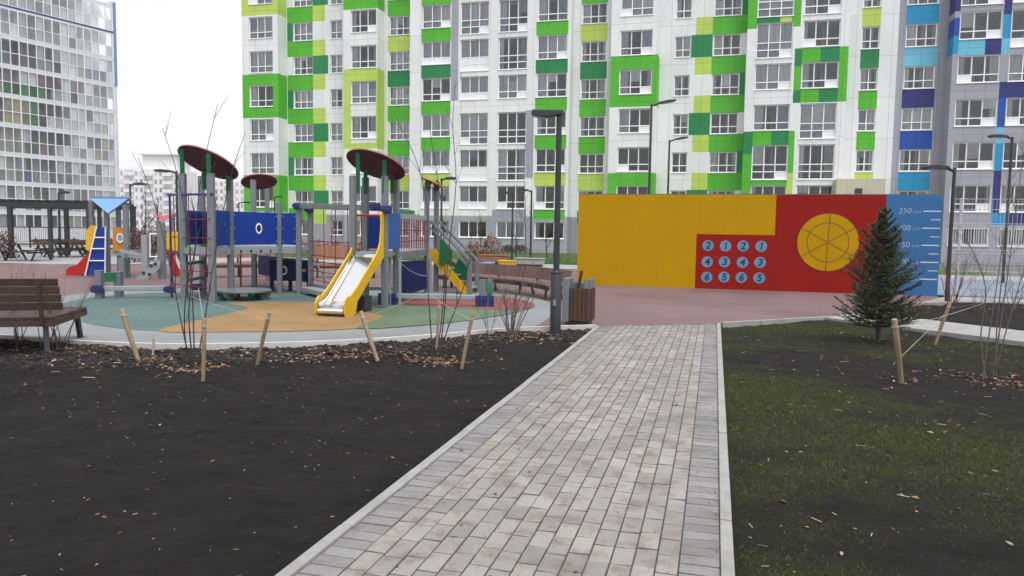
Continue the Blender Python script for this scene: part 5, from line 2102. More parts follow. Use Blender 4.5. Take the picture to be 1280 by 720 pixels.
# ------------------------------------------------------------------ climbing structure with the slide
random.seed(31)
Zv = Vector((0, 0, 1))
def zat(px, py, g):
    """height of a pixel at the depth of ground point g"""
    return AD(px, py, dep(g)).z
PS = thing('play_structure', (-8.8, 15.2, 0), 'large grey and blue climbing structure with maroon round roofs and yellow slide', 'play structure')
p1, p3, p4, p2 = G(231, 374.5), G(266, 379.5), G(289, 371.5), G(254, 368)
n1, n2, n3 = G(350, 367), G(374, 367.5), G(388.5, 366)
p5, p6 = G(318, 357.5), G(335, 350.5)
ta, tc, td, tb = G(441.5, 386), G(481, 386), G(495, 381), G(457, 381)
s1, s2, e1, e2 = G(533, 366), G(545, 365), G(591, 367.5), G(598.5, 366.5)
def post(g, px, ytop, w=.12, rz=.3, par=None):
    z = zat(px, ytop, g)
    mb = MB()
    mb.cbox(g, w, w, z, rz)
    mb.cbox(g+Zv*z, w*1.06, w*1.06, .025, rz)
    mb.build('post', M['post'], par or PS, bevel=.012)
    return z
hz1 = post(p1, 232, 218.5, .14)
hz2 = post(p2, 254, 221.5, .13)
hz3 = post(p3, 264, 218.5, .14)
hz4 = post(p4, 289, 221, .13)
post(p5, 319, 226, .13)
post(p6, 335, 227, .12)
hn1 = post(n1, 349, 255, .12)
hn2 = post(n2, 374, 258, .12)
hn3 = post(n3, 389, 259, .12)
hta = post(ta, 441.5, 221.5, .12, 0)
htb = post(tb, 457, 223.5, .12, 0)
htc = post(tc, 480.5, 221.5, .12, 0)
htd = post(td, 494.5, 223.5, .12, 0)
post(s1, 533.5, 229, .11, 0)
post(s2, 545, 230, .11, 0)
DK = zat(266, 311, p3)
def deck(poly, z, th=.09):
    mb = MB()
    mb.plate([Vector((p.x, p.y, z-th)) for p in poly], (0, 0, th))
    return mb.build('deck', M['postlight'], PS)
def pl(a, b, z0, z1, m, th=.022, name='panel', inset=.07, par=None, bevel=.004):
    a, b = Vector((a.x, a.y, 0)), Vector((b.x, b.y, 0))
    d = (b-a).normalized()
    nrm = Vector((d.y, -d.x, 0))
    mb = MB()
    mb.frame(a+d*inset+Zv*z0-nrm*th/2, (b-a)-d*2*inset, nrm*th, Zv*(z1-z0))
    return mb.build(name, m, par or PS, bevel=bevel)
deck([p1, p3, p4, p2], DK)
deck([p4+Vector((-.9, .1, 0)), p4, n1, n2, n3, p6, p5], DK)
for a, b in ((p1, p3), (p3, p4), (p4, n1), (n1, n2)):
    pl(a, b, DK-.17, DK-.005, M['postlight'], .05, 'fascia', .02)
zt_ = zat(266, 262, p3)
zb_ = DK+.05
pa = pl(p3, p4, zb_, zt_, M['pblue'])
pb = pl(p4, n1, zb_, zt_, M['pblue'], inset=.03)
pc_ = pl(n1, n2, zb_, zt_, M['pblue'], inset=.02)
pd = pl(p2+Vector((.0, .05, 0)), p1+Vector((0, .05, 0)), zb_, zt_, M['pblue'])
pe = pl(p2, p4, zb_, zt_, M['pblue'])
def oval(par, c, u, rx, rz, th, m, name, ring=False, n_=28, nrm=None):
    u = Vector(u).normalized()
    nrm = nrm or Vector((u.y, -u.x, 0))
    mb = MB()
    P = lambda k, f: Vector(c)+u*math.cos(2*math.pi*k/n_)*rx*f+Zv*math.sin(2*math.pi*k/n_)*rz*f
    if ring:
        for k in range(n_):
            mb.plate([P(k, .66), P(k, 1), P(k+1, 1), P(k+1, .66)], nrm*th)
    else:
        mb.plate([P(k, 1) for k in range(n_)], nrm*th)
    return mb.build(name, m, par)
def on_panel(a, b, px, py):
    """point of the vertical plane through a and b that lies on the pixel's ray"""
    d = Vector((b.x-a.x, b.y-a.y, 0))
    nrm = Vector((d.y, -d.x, 0)).normalized()
    r_ = ray(px, py)
    e = Vector((0, 0, EYE))
    t = (Vector((a.x, a.y, 0))-e).dot(nrm)/r_.dot(nrm)
    return e+r_*t, d.normalized(), nrm
c, u, nn_ = on_panel(p4, n1, 323, 285.5)
oval(pb, c+nn_*.012, u, .09, .13, .012, M['whitep'], 'porthole_rim', True)  # white of this rim paints in a U-shaped reflection
oval(pb, c+nn_*.0115, u, .055, .085, .004, M['pnavy'], 'porthole')
c, u, nn_ = on_panel(p3, p4, 281, 285)
oval(pa, c+nn_*.012, u, .12, .12, .012, M['pblue2'], 'porthole_rim', True)
oval(pa, c+nn_*.0115, u, .075, .08, .004, M['pnavy'], 'porthole')
c, u, nn_ = on_panel(p2, p1, 239.5, 286)
if nn_.dot(Vector((0, 0, EYE))-c) < 0:
    nn_ = -nn_
oval(pd, c+nn_*.012, u, .16, .14, .012, M['whitep'], 'porthole_rim', False, nrm=nn_)
# panel screws and corner plates
mb = MB()
for (a, b) in ((p3, p4), (p4, n1), (n1, n2)):
    d = Vector((b.x-a.x, b.y-a.y, 0))
    L_ = d.length
    d.normalize()
    nrm = Vector((d.y, -d.x, 0))
    for s_ in (.1, L_-.1):
        for z in (zb_+.08, (zb_+zt_)/2, zt_-.08):
            mb.disc(Vector((a.x, a.y, z))+d*s_+nrm*.012, nrm, .018, .012, 10)
mb.build('bolts', M['lens'], PS)
def roof(c, Rr, nrm, m, name='roof', th=.03, edge=None):
    mb = MB()
    mb.disc(Vector(c)-Vector(nrm).normalized()*th/2, nrm, Rr, th, 48, 0, 1)
    return mb.build(name, [m, edge or m], PS)
def roof_n(tilt_deg, minor):
    """disc normal for an ellipse seen with its long axis turned by tilt and the given axis ratio"""
    t = R(tilt_deg)
    s_ = math.sqrt(1-minor*minor)
    return R0*(math.sin(t)*s_)+Zv*(math.cos(t)*s_)+F0*minor
D_t1 = (dep(p1)+dep(p3)+dep(p2)+dep(p4))/4
c1 = AD(260.5, 203.5, D_t1)
nr1 = roof_n(15.5, .42)
roof(c1, 37.5*D_t1/FPX, nr1, M['maroon'], edge=M['maroon2'])
def bracket(g, hz, c, nr, m, w=.09, Rr=.72):
    nr = nr.normalized()
    off = Vector((g.x-c.x, g.y-c.y, 0))
    g = Vector((c.x, c.y, 0))+off*min(.97, .78*Rr/off.length)
    top_z = c.z-((g.x-c.x)*nr.x+(g.y-c.y)*nr.y)/nr.z
    mb = MB()
    mb.cbox(g+Vector((.02, -.05, hz-.32)), w, .035, max(.05, top_z-.02-(hz-.32)), .3)
    mb.build('roof_bracket', m, PS)
for g, hz in ((p1, hz1), (p2, hz2), (p3, hz3), (p4, hz4)):
    bracket(g, hz, c1, nr1, M['pgreen'])
D_t2 = (dep(ta)+dep(tc)+dep(tb)+dep(td))/4
c2 = AD(470, 206, D_t2)
nr2 = roof_n(14, .37)
roof(c2, 37.3*D_t2/FPX, nr2, M['maroon'], edge=M['maroon2'])
for g, hz in ((ta, hta), (tb, htb), (tc, htc), (td, htd)):
    bracket(g, hz, c2, nr2, M['pgreen'], .08, .6)
D_t3 = (dep(p5)+dep(p6))/2
c3 = AD(324, 227, D_t3)
roof(c3, 21.5*D_t3/FPX, roof_n(-11, .34), M['maroon'], edge=M['maroon2'])
c4 = AD(541, 228, dep(s1))
roof(c4, 15.0*dep(s1)/FPX, roof_n(24, .1), M['salmon'], th=.035)
mb = MB()
for g, px, py in ((s1, 535.5, 228.5), (s2, 545.5, 229.5)):
    c = AD(px, py, dep(g)-.07)
    mb.disc(c, -F0, .085, .05, 20)
    mb.disc(c-Zv*.13, -F0, .07, .05, 20)
mb.build('roof_clamp', M['steel_dark'], PS)
# beam to the slide tower, with its net
b0, b1 = Vector((n2.x, n2.y, zat(374, 257.5, n2))), AD(487, 260.5, dep(td))
mb = MB()
mb.beam(b0-(b1-b0).normalized()*.1, b1, .12, .13)
mb.build('beam', M['post'], PS, bevel=.01)
def knuckle(c, r=.085):
    mb = MB()
    c = Vector(c)
    for dx in (-.06, .06):
        mb.disc(c+R0*dx-F0*.09, -F0, r*.75, .05, 16)
        mb.disc(c+R0*dx-F0*.14+Zv*.01, -F0, r*.3, .015, 10)
    mb.cbox(c-Zv*.08-F0*.05, .2, .06, .16, YAW)
    mb.build('clamp', M['pnavy2'], PS, bevel=.006)
M['pnavy2'] = mk('navy clamp plastic', (0.012, 0.022, 0.12), 0.35, 0.05)
knuckle(b0)
knuckle(Vector((n3.x, n3.y, zat(391, 262, n3))))
knuckle(AD(470, 258.5, dep(ta)+.4))
knuckle(AD(484, 262, dep(tc)))
mb = MB()
na, nb_ = Vector((n3.x, n3.y, 0)), Vector((tb.x, tb.y, 0))
def ropes(mb, a, b, us, zs_, z0, z1, r=.011, ua=0, ub=1):
    for u_ in us:
        p = a.lerp(b, u_)
        mb.tube([p+Zv*z0, p+Zv*((z0+z1)/2)+R0*.01, p+Zv*z1], r, 6, caps=False)
        for z in zs_:
            q = p+Zv*z
            mb.tube([q-Zv*.025, q, q+Zv*.025], [r*1.2, r*2.0, r*1.2], 6)
    for z in zs_:
        mb.tube([a.lerp(b, ua)+Zv*z, a.lerp(b, (ua+ub)/2)+Zv*(z-.012), a.lerp(b, ub)+Zv*z], r, 6, caps=False)
ropes(mb, na, nb_, (.05, .27, .49, .71, .93), [zat(407, y, n3) for y in (301, 318.5, 326, 338, 349)], .18, b0.z-.1)
nt_ = mb.build('rope_net', M['rope'], PS)
mb = MB()
mb.beam(na.lerp(nb_, .03)+Zv*.93, na.lerp(nb_, .42)+Zv*.2, .03, .03)
mb.beam(na+Zv*.2, nb_+Zv*.2, .1, .1)
mb.build('net_strut', M['post'], PS)
pl(n3, p6+Vector((.25, -.9, 0)), .25, .82, M['pnavy'])
q0, q1 = AD(337, 350, dep(n3)+.25), AD(386, 350, dep(n3)+.25)
pf = pl(q0, q1, zat(360, 352, n3), zat(360, 326, n3), M['pnavy'], inset=0)
c, u, nn_ = on_panel(q0, q1, 354.5, 338)
oval(pf, c+nn_*.012, u, .1, .12, .01, M['whitep'], 'swirl_mark', True)
c, u, nn_ = on_panel(q0, q1, 380, 338)
oval(pf, c+nn_*.012, u, .07, .04, .01, M['ppink'], 'fish_mark')
mb = MB()
for px in (340, 363, 386):
    g = AD(px, 352, dep(n3)+.27)
    mb.cbox((g.x, g.y, -.02), .08, .08, zat(360, 352, n3)+.05, .2)
mb.build('panel_foot', M['pnavy'], PS)
# climbing net on the left face of the first tower
e0 = p1+(p1-p3)*.5
zbar = zat(264, 243, p3)
mb = MB()
mb.tube([e0+Zv*(zbar+.03)-R0*.05, p3+Zv*zbar-F0*.09+R0*.06], .026, 10)
mb.tube([e0+Zv*(zbar+.03), e0+Zv*.0], .024, 10)
mb.build('net_frame', M['pnavy2'], PS)
mb = MB()
off = -F0*.1
ropes(mb, e0+off*.3, p3+off, (.12, .5, .9), [zat(245, y, p1) for y in (274, 296.5, 317, 337, 356)], .15, zbar)
mb.build('rope_net', M['rope'], PS)
for g in (e0, p2+(p2-p4)*.05-F0*.2):
    knuckle(Vector((g.x, g.y, .2)), .1)
# lower round play table under the deck
tc_ = G(299, 375)
zt2 = zat(299, 362.5, tc_)
tb_r = 34.0*dep(tc_)/FPX
mb = MB()
mb.disc((tc_.x, tc_.y+tb_r*.3, zt2-.05), (0, 0, 1), tb_r*.98, .05, 40)
tt_ = mb.build('round_platform', M['post'], PS, bevel=.008)
for k in range(6):
    a = k*math.pi/3+.4
    mb = MB()
    o = Vector((tc_.x, tc_.y+tb_r*.3, 0))+Vector((math.cos(a), math.sin(a), 0))*tb_r*.72
    mb.cbox(o, .13, .07, zt2-.06, a)
    mb.plate([o+Vector((math.cos(a), math.sin(a), 0))*s_+Zv*z-Vector((-math.sin(a), math.cos(a), 0))*.03 for s_, z in ((-.06, zt2-.055), (.2, zt2-.055), (.18, zt2-.11), (.06, zt2-.2), (-.06, zt2-.2))], Vector((-math.sin(a), math.cos(a), 0))*.06)
    mb.build('leg', M['pgreen' if k % 2 else 'post'], tt_)
# low platform between the net and the slide
lp0, lp1 = AD(391, 366, dep(n3)-.3), AD(440, 370, dep(tb)+.3)
lz = zat(392, 357, n3)
mb = MB()
mb.beam((lp0.x, lp0.y, lz-.06), (lp1.x, lp1.y, lz-.06), .6, .12)
lpo = mb.build('low_platform', M['postlight'], PS, bevel=.01)
for f in (.12, .88):
    p = Vector((lp0.x, lp0.y, 0)).lerp(Vector((lp1.x, lp1.y, 0)), f)
    mb = MB()
    mb.cbox(p-Zv*.02, .3, .3, lz-.1, YAW)
    mb.build('leg', M['steel_dark'], lpo)
# more of the frame under and behind the decks
mb = MB()
g = G(301, 358)
mb.tube([g, g+Zv*DK], .025, 8)
mb.build('climbing_pole', M['rope'], PS)
for (a, b, zz_) in ((p1, p2, (.42, .8)), (p5, p6, (DK+.25, DK+.5, DK+.75)), (p2, p5, (DK+.3, DK+.65)), (tb, td, (.35,)), (ta, tb, (.35, .75))):
    mb = MB()
    for z in zz_:
        mb.beam(a+Zv*z, b+Zv*z, .05, .07)
    mb.build('cross_rail', M['post'], PS)
pl(p2, p5, DK+.05, DK+.6, M['pblue'], .022)
for px, yt in ((487.5, 320), (500, 322), (538, 320)):
    g = AD(px, 371, dep(td)-.1) if px < 530 else AD(px, 366, dep(s1)-.12)
    mb = MB()
    mb.cbox((g.x, g.y, -.02), .055, .055, AD(px, yt, dep(g)).z, YAW)
    mb.build('panel_post', M['postlight'], PS)
q0, q1 = AD(500, 360, dep(td)+.2), AD(533, 360, dep(td)+.9)
pl(q0, q1, AD(515, 362.5, dep(td)+.5).z, AD(515, 326, dep(td)+.5).z, M['pnavy'], .022, inset=0)
mb = MB()
sag0, sag1 = AD(502, 330, dep(td)+.1), AD(533, 345, dep(td)+.6)
mb.tube([sag0.lerp(sag1, t_)+Zv*(-.25*t_*(1-t_)) for t_ in np.linspace(0, 1, 7)], .008, 5)
mb.build('chain', M['lens'], PS)
for f in (.2, .4, .6, .8):
    mb = MB()
    c = p4.lerp(n1, f)
    mb.cbox(c+Zv*(DK-.13)-R0*.0+Vector((.03, -.03, 0)), .03, .03, .06, .3)
    mb.build('bolts', M['pnavy'], PS)
# slide
top = (ta+tc)/2
foot = G(413.5, 396.5)
sd_ = Vector((foot.x-top.x, foot.y-top.y, 0))
SL = sd_.length
sd_.normalize()
sw = Vector((-sd_.y, sd_.x, 0))
if sw.x > 0:
    sw = -sw
W = .56
ztop = zat(460, 317, top)
slide = MB()
prof = [(-.12, ztop), (.06, ztop-.01), (.16, ztop-.07)]
s_e, z_e = SL-.36, .26
for k in range(1, 13):
    f = k/12
    prof.append((.16+(s_e-.16)*f, (ztop-.07)+(z_e-(ztop-.07))*f))
prof += [(SL-.24, .2), (SL-.1, .175), (SL-.02, .165)]
o = top.copy()
def SP(s, z, v):
    return o+sd_*s+sw*v+Zv*z
mb = MB()
crs = [(-W/2+.02, .1), (-W/2+.025, .02), (-W/2+.07, 0), (W/2-.07, 0), (W/2-.025, .02), (W/2-.02, .1)]
for i in range(len(prof)-1):
    (sa, za), (sb2, zb2) = prof[i], prof[i+1]
    for j in range(len(crs)-1):
        (va, ha), (vb, hb) = crs[j], crs[j+1]
        mb.quad(SP(sa, za+ha, va), SP(sb2, zb2+ha, va), SP(sb2, zb2+hb, vb), SP(sa, za+hb, vb))
mb.tube([SP(SL-.02, .11, -W/2+.02), SP(SL-.02, .11, W/2-.02)], .056, 16)
ch_o = smooth_angle(mb.build('chute', M['chrome'], PS), 35)
top_z = zat(441, 264.5, ta)
side = [(-.06, DK-.1), (-.06, top_z-.05), (-.02, top_z), (.06, top_z), (.1, top_z-.06), (.07, top_z-.25), (.09, ztop+.42), (.13, ztop+.22), (.2, ztop+.1)]
for k in range(1, 9):
    f = k/9
    side.append((.16+(s_e-.1)*f, ztop-.07+(z_e-ztop+.07)*f+.17))
side += [(SL-.2, .39), (SL-.08, .385), (SL, .34), (SL+.04, .25), (SL+.04, .08), (SL+.0, .0), (SL-.3, .0), (SL-.4, .05)]
side += [(.16+(s_e-.1)*f, ztop-.07+(z_e-ztop+.07)*f-.12) for f in (.85, .5, .1)]
for v in (-W/2-.03, W/2):
    mb = MB()
    mb.plate([SP(s_, z, v) for s_, z in side], sw*.03)
    mb.build('slide_side', M['pyellow'], PS, bevel=.004)
mb = MB()
mb.tube([SP(.02, top_z-.07, -W/2), SP(.02, top_z-.07, W/2)], .022, 10)
mb.build('grab_bar', M['pred'], PS)
mb = MB()
mb.cbox(SP(.55, 0, 0), .3, .5, .32, math.atan2(sd_.y, sd_.x))
mb.build('slide_support', M['steel_dark'], PS)
deck([ta, tc, td, tb], DK)
pl(ta, tc, DK-.17, DK-.005, M['postlight'], .05, 'fascia', .02)
pg_ = pl(tc+Vector((.02, -.03, 0)), td+Vector((.1, .0, 0)), zat(492, 312, tc), zat(492, 266, tc), M['pblue2'], .03, inset=.03)
c, u, nn_ = on_panel(tc, td, 492, 290)
if nn_.x < 0:
    nn_ = -nn_
oval(pg_, c+nn_*.07, u, .16, .15, .012, M['pblue'], 'panel_motif', False, 6, nn_)
pl(tb, td, zb_, zat(446, 268, tb), M['pblue'], .022)
# bridge to the stairs
d3 = [td, s1, s1+Vector((-.75, .1, 0)), tb]
deck(d3, DK-.02)
pl(td, s1, DK-.2, DK-.03, M['post'], .05, 'fascia', .02)
mb = MB()
A_, B_ = Vector((td.x, td.y, 0)), Vector((s1.x, s1.y, 0))
for i in range(1, 13):
    p = A_.lerp(B_, i/13)
    mb.tube([p+Zv*DK, p+Zv*(DK+.72)], .012, 6, caps=False)
for z in (DK+.2, DK+.45):
    mb.tube([A_+Zv*z, B_+Zv*z], .012, 6, caps=False)
mb.build('rope_rail', M['rope'], PS)
mb = MB()
mb.beam(A_+Zv*(DK+.76), B_+Zv*(DK+.76), .05, .1)
mb.build('hand_rail', M['postlight'], PS)
pl(td, td.lerp(s1, .55), DK+.82, DK+.92, M['pgreen2'], .06, 'panel', .1)
pn = pl(td, s1, .12, .86, M['pnavy'], .022, inset=.1)
mb = MB()
for f in (.02, .98):
    p = A_.lerp(B_, f)
    mb.cbox(p+Vector((.06, 0, .0)), .05, .05, DK-.1)
mb.build('panel_post', M['postlight'], PS)
# stairs
def EL(f, z, back=0):
    return Vector((s2.x, s2.y, 0)).lerp(Vector((e1.x, e1.y, 0)), f)+Zv*z+Vector((-.05, -.14+back, 0))
DS = DK-.05
for back in (0, .62):
    mb = MB()
    q = [EL(-.06, DS+.02, back), EL(.08, DS+.02, back), EL(1.0, .08, back), EL(1.0, -.02, back), EL(.86, -.02, back), EL(-.06, DS-.22, back)]
    mb.plate(q, (0, -.035, 0))
    mb.build('stringer', M['pyellow' if back == 0 else 'porange'], PS)
    mb = MB()
    h0, h1 = zat(537, 277, s2), zat(591, 326, e1)
    mb.beam(EL(-.05, h0, back), EL(1.0, h1, back), .05, .06)
    mb.beam(EL(-.05, h0-.17, back), EL(1.0, h1-.17, back), .04, .05)
    mb.build('hand_rail', M['post'], PS)
    mb = MB()
    mb.cbox(EL(1.0, -.02, back), .1, .1, h1+.06)
    mb.build('rail_post', M['post'], PS, bevel=.01)
mb = MB()
for k in range(6):
    f = .1+.15*k
    a = EL(f, DS*(1-f)-.03, 0)
    mb.frame(a, (.2, 0, 0), (0, .6, 0), (0, 0, .035))
mb.build('treads', M['postlight'], PS)
for poly in ([(549, 297), (565, 312), (565, 330), (549, 331)], [(561, 339), (575, 323), (586, 335), (586, 353)]):
    mb = MB()
    Ds = dep(s2)-.34
    mb.plate([AD(x, y, Ds) for x, y in poly], F0*.025)
    mb.build('panel', M['pgreen'], PS)
mb = MB()
Ds = dep(s2)-.3
mb.plate([AD(x, y, Ds) for x, y in ((577, 351), (579, 342), (584, 349), (588, 350), (592, 366), (586, 366))], F0*.03)
mb.build('panel', M['pyellow'], PS)
# low balance beams
def balance(ga, gb, zt3, name='balance_beam', par=None):
    mb = MB()
    mb.beam(ga+Zv*(zt3-.06), gb+Zv*(zt3-.06), .12, .11)
    return mb.build(name, M['postlight'], par or PS, bevel=.015)
ga, gb2 = G(485, 381), G(606, 384)
zb3 = zat(545, 367.5, (ga+gb2)/2)
balance(ga, gb2, zb3)
for g in (ga, gb2):
    mb = MB()
    for dx in (-.14, 0, .14):
        mb.cbox(g+R0*dx-F0*.08, .12, .05, .26, YAW)
    for dx in (-.16, .0, .16):
        mb.disc(g+R0*dx-F0*.11+Zv*.17, -F0, .045, .02, 14)
    mb.build('clamp', M['pnavy2'], PS, bevel=.01)
g = G(603, 384)
post(g, 603, 351, .13, 0)
g = G(612, 381)
z = post(g, 611, 350, .11, 0)
mb = MB()
mb.cbox(g-F0*.08+Zv*.25, .14, .02, z-.3, YAW)
mb.build('panel', M['pgreen2'], PS)
lb0, lb1 = G(125, 373), e0.copy()
zb4 = zat(170, 358, lb0)
balance(lb0, lb1, zb4)
for g, px, yt in ((lb0, 124.5, 339.5), (G(149, 371), 148, 341)):
    z = post(g, px, yt, .15, .2)
mb = MB()
g2 = G(149, 371)
pl(lb0, g2, zat(136, 353, lb0), zat(136, 341.5, lb0), M['pgreen2'], .03, inset=.07)
knuckle(lb0+Zv*.22, .12)

# ------------------------------------------------------------------ toddler tower on the left
def pxp(poly, D, th, m, name, par, bevel=0):
    """board whose outline is given in the plane square to the view at D metres; real thickness th"""
    mb = MB()
    mb.plate([AD(x, y, D) for x, y in poly], F0*th)
    return mb.build(name, m, par, bevel=bevel)
TG = G(136, 345)
DT = dep(TG)
TT = thing('toddler_tower', TG, 'small play tower with sky blue triangular roof and red slide', 'play structure')
def tpost(px, yt, yb, D, w=.13, m='post', par=TT):
    a, b = AD(px, yt, D), AD(px, yb, D)
    mb = MB()
    mb.cbox((b.x, b.y, -.02), w, w, a.z+.02, YAW)
    return mb.build('post', M[m], par, bevel=.01)
tpost(135.3, 254, 345, DT)
tpost(159.3, 256, 349, DT-.6, .14)
tpost(116.5, 251, 340, DT+.9)
tpost(150, 262, 340, DT+1.1)
# roof: a shallow board pyramid set corner-on; its sky blue face hangs towards the camera
ap = AD(135.5, 267.5, DT-.5)
mb = MB()
L1, L2, L3, L4 = AD(112.5, 248.6, DT-.1), AD(160.5, 249, DT-.1), AD(166, 247.5, DT+1.2), AD(120, 247, DT+1.2)
mb.plate([L1, ap, L2], (L2-L1).cross(ap-L1).normalized()*-.03)
mb.build('roof_face', M['psky'], TT)
mb = MB()
mb.plate([L1+F0*.04, L2+F0*.04, L3, L4], (0, 0, .04))
mb.plate([ap+F0*.05, L2+F0*.05+R0*.03, L3], (L3-L2).cross(ap-L2).normalized()*.03)
mb.build('roof_board', M['pnavy2'], TT)
rw = pxp([(120.5, 284), (132, 284), (131, 343), (107, 343)], DT-.2, .04, M['pblue'], 'climbing_wall', TT)
for y, xl in ((297, 117.5), (311, 114), (326, 110.5)):
    mb = MB()
    a, b = AD(xl, y, DT-.25), AD(132, y, DT-.25)
    mb.tube([a, b], .022, 8)
    mb.build('rung', M['whitep'], rw)
mb = MB()
mb.beam(AD(121, 283, DT-.24), AD(106.5, 345, DT-.24), .04, .035)
mb.beam(AD(132, 283, DT-.24), AD(131.5, 344, DT-.24), .04, .035)
mb.build('wall_edge', M['whitep'], rw)
pxp([(107.5, 290), (110, 285), (114, 281.5), (121, 282), (118.5, 298), (112.5, 314), (107, 312)], DT-.1, .05, M['pyellow'], 'slide_guard', TT)
pxp([(108, 288), (112, 283), (116, 283), (115, 296), (110, 308)], DT+.5, .05, M['pyellow'], 'slide_guard', TT)
for dd in (-.05, .5):
    pxp([(111.5, 314), (118.5, 311), (106, 340), (98, 346), (82.5, 346), (82.5, 337), (87, 333.5), (96, 331)], DT+dd, .04, M['pred'], 'slide_side', TT)
mb = MB()
sa_, sb_2, sc2 = AD(116, 312, DT), AD(100, 338, DT), AD(83, 341, DT)
for a, b in ((sa_, sb_2), (sb_2, sc2)):
    mb.plate([a, b, b+F0*.55, a+F0*.55], (0, 0, .02))
mb.build('chute', M['chrome'], TT)
op = pxp([(141, 284), (157, 284), (157, 314), (141, 314)], DT-.45, .03, M['porange'], 'porthole_panel', TT)
c = AD(150.4, 297.5, DT-.47)
oval(op, c, R0, .115, .155, .02, M['whitep'], 'porthole_rim', True, nrm=-F0)
oval(op, c, R0, .075, .1, .008, M['lens'], 'porthole', False, nrm=-F0)
pxp([(138, 313.5), (160, 313.5), (160, 319.5), (138, 319.5)], DT-.4, .9, M['postlight'], 'deck', TT)
mb = MB()
mb.beam(AD(150, 313.5, DT-.9), AD(183, 321, DT-.9), .1, .09)
mb.beam(AD(152, 318.5, DT-.6), AD(183, 325, DT-.6), .1, .06)
mb.build('plank_bridge', M['postlight'], TT)
tpost(153.5, 322, 346, DT-.8, .2)
tpost(182.5, 294, 348, DT-1.0, .17, 'postlight')
tpost(203, 278, 350, DT-1.0, .18)
mb = MB()
for a, b in (((187.5, 292.5), (187.5, 322)), ((198.5, 292.5), (198.5, 322)), ((187, 292.5), (199, 292.5)), ((187, 321), (199, 321))):
    mb.tube([AD(*a, DT-1.0), AD(*b, DT-1.0)], .024, 8)
mb.build('grab_frame', M['whitep'], TT)
rmp = pxp([(169, 349), (196, 325), (200.5, 326.5), (199, 336), (184, 350)], DT-1.3, .05, M['postlight'], 'climbing_ramp', TT)
mb = MB()
for x, y in ((189, 332), (179.5, 341), (194, 330), (187, 343)):
    mb.disc(AD(x, y, DT-1.3), -F0, .05, .02, 14)
mb.build('grip', M['steel_dark'], rmp)
# second little slide, partly hidden behind the net
SG = G(214, 345)
DSm = dep(SG)
ST = thing('slide', SG, 'small red slide with yellow guards and pink triangle behind the climbing net', 'play structure')
pxp([(189, 266.5), (203, 269.5), (217, 267), (203, 277)], DSm, .03, M['ppink'], 'roof_face', ST)
tpost(200, 276, 345, DSm+.3, .12, par=ST)
tpost(217, 268, 345, DSm+.3, .12, par=ST)
pxp([(208, 291), (212, 289.5), (222, 289.5), (222, 314), (208, 312)], DSm, .04, M['pyellow'], 'slide_guard', ST)
for dd in (0, .5):
    pxp([(207, 312), (213, 312), (224, 338), (233, 345), (233, 350), (221, 350), (213, 334)], DSm-.1+dd, .04, M['pred'], 'slide_side', ST)
mb = MB()
a, b = AD(211, 317, DSm), AD(226, 346, DSm)
mb.plate([a-F0*.05, b-F0*.05, b+F0*.45, a+F0*.45], (0, 0, .02))
mb.build('chute', M['chrome'], ST)

# ------------------------------------------------------------------ pergola, picnic tables, railings
PG = G(10, 323)
DP = dep(PG)
pg = thing('pergola', PG, 'dark grey steel pergola with flat beams at left edge', 'pergola')
def beam_px(mb, a, b, Da, Db, w, h):
    mb.beam(AD(*a, Da), AD(*b, Db), w, h)
Zp = AD(60, 258.5, DP).z
pgo = AD(-60, 300, DP)
pge = AD(114, 300, DP)
u_ = Vector((pge.x-pgo.x, pge.y-pgo.y, 0))
LG = u_.length
u_.normalize()
v_ = Vector((-u_.y, u_.x, 0))
o = Vector((pgo.x, pgo.y, 0))
for row, dv in ((0, 0), (1, 4.2)):
    for s_ in (.45, .72, 1.0):
        if row == 0 and s_ == .45:
            s_ = .43
        mb = MB()
        mb.cbox(o+u_*LG*s_*(.985)+v_*dv, .2 if s_ < .5 else .15, .15, Zp, math.atan2(u_.y, u_.x))
        mb.build('post', M['steel_dark'], pg)
mb = MB()
for dv in (0, 4.2):
    mb.beam(o+v_*dv+Zv*(Zp+.09), o+u_*LG+v_*dv+Zv*(Zp+.09), .15, .2)
mb.build('main_beam', M['steel_dark'], pg)
mb = MB()
for i in range(15):
    q = o+u_*LG*(i+.5)/15
    mb.beam(q-v_*.2+Zv*(Zp+.26), q+v_*4.4+Zv*(Zp+.26), .06, .13)
mb.build('roof_slats', M['steel_dark'], pg)
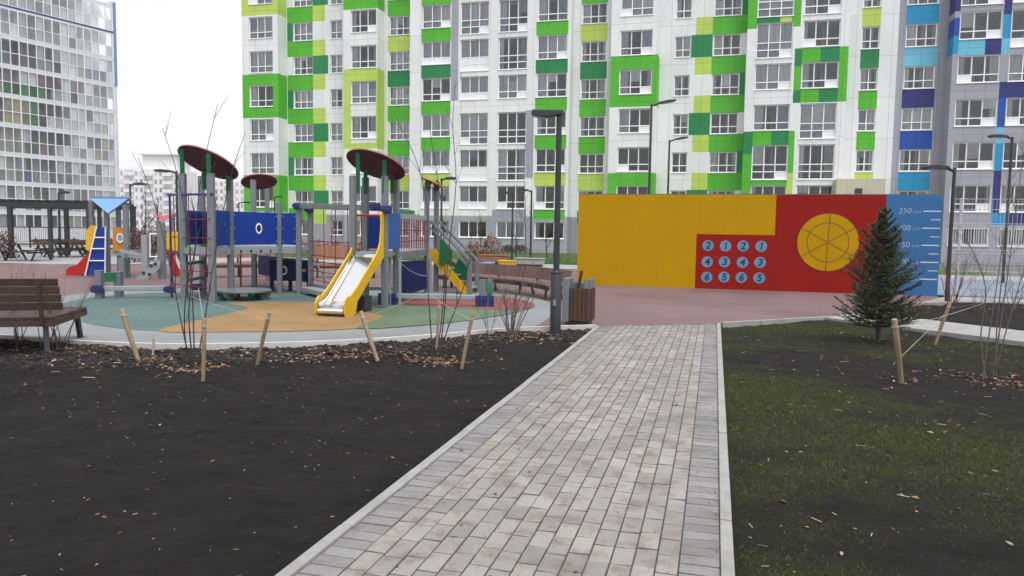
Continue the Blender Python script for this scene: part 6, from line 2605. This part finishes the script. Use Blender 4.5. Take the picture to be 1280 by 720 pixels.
def picnic(base, rz, label, backs):
    t = thing('picnic_table', base, label, 'picnic table', 'picnic tables by the pergola')
    b = Vector(base)
    cx, sx = Vector((math.cos(rz), math.sin(rz), 0)), Vector((-math.sin(rz), math.cos(rz), 0))
    mb = MB()
    for i in range(5):
        q = b+sx*(.16*(i-2))+Zv*.74
        mb.beam(q-cx*.9, q+cx*.9, .145, .04)
    mb.build('table_top', M['woodd'], t)
    for s_ in (-1, 1):
        mb = MB()
        for i in range(2):
            q = b+sx*s_*(.68+.15*i)+Zv*.43
            mb.beam(q-cx*.9, q+cx*.9, .135, .04)
        mb.build('seat', M['woodd'], t)
        if backs:
            mb = MB()
            for i in range(2):
                q = b+sx*s_*(.93+.06*i)+Zv*(.68+.14*i)
                mb.beam(q-cx*.9, q+cx*.9, .03, .13)
            mb.build('backrest', M['woodr'], t)
        for e_ in (-.6, .6):
            mb = MB()
            mb.beam(b+cx*e_+sx*s_*.15+Zv*.72, b+cx*e_+sx*s_*.62, .06, .06)
            if backs:
                mb.beam(b+cx*e_+sx*s_*.7+Zv*.1, b+cx*e_+sx*s_*1.03+Zv*.95, .05, .05)
            mb.build('leg', M['steel_dark'], t)
    mb = MB()
    for e_ in (-.6, .6):
        mb.beam(b+cx*e_-sx*.85+Zv*.38, b+cx*e_+sx*.85+Zv*.38, .06, .07)
    mb.build('cross_bar', M['steel_dark'], t)
picnic(G(36, 326), R(10), 'dark picnic table at the pergola, leftmost of the row', False)
picnic(G(80, 321.5), R(100), 'picnic table with tilted wooden backrests, in the middle of the pergola row', True)
picnic(G(107, 321), R(100), 'picnic table with backrests right of the pergola, behind the red slide', True)
def railing(a, b, H, label, sp_=.14, m='steel_dark'):
    t = thing('railing', (a.x, a.y, 0), label, 'railing')
    a, b = Vector((a.x, a.y, 0)), Vector((b.x, b.y, 0))
    L_ = (b-a).length
    mb = MB()
    n_ = int(L_/sp_)
    for i in range(n_+1):
        p = a.lerp(b, i/n_)
        mb.tube([p+Zv*.12, p+Zv*H], .011, 4, caps=False)
    for z in (.14, H-.02):
        mb.tube([a+Zv*z, b+Zv*z], .018, 5, caps=False)
    mb.build('bars', M[m], t)
    k = max(2, int(L_/2.5))
    for i in range(k+1):
        p = a.lerp(b, i/k)
        mb = MB()
        mb.cbox(p, .07, .07, H+.05)
        mb.build('post', M[m], t)
ra, rb = AD(-60, 312, 50), AD(136, 312, 50)
railing(ra, rb, AD(60, 283.5, 50).z, 'dark iron railing in front of the glazed tower')

# ------------------------------------------------------------------ damp air
hm = bpy.data.materials.new('haze')
hm.use_nodes = True
hn = hm.node_tree
hn.nodes.remove(hn.nodes['Principled BSDF'])
pv_ = hn.nodes.new('ShaderNodeVolumePrincipled')
pv_.inputs['Color'].default_value = (0.93, 0.94, 0.96, 1)
pv_.inputs['Density'].default_value = 0.0004
pv_.inputs['Anisotropy'].default_value = 0.2
hn.links.new(pv_.outputs[0], hn.nodes['Material Output'].inputs['Volume'])
mb = MB()
mb.box(-430, 430, -70, 430, -1.2, 46)
hz_ = mb.build('haze', hm)
struct(hz_, 'stuff')
scene.cycles.volume_bounces = 1
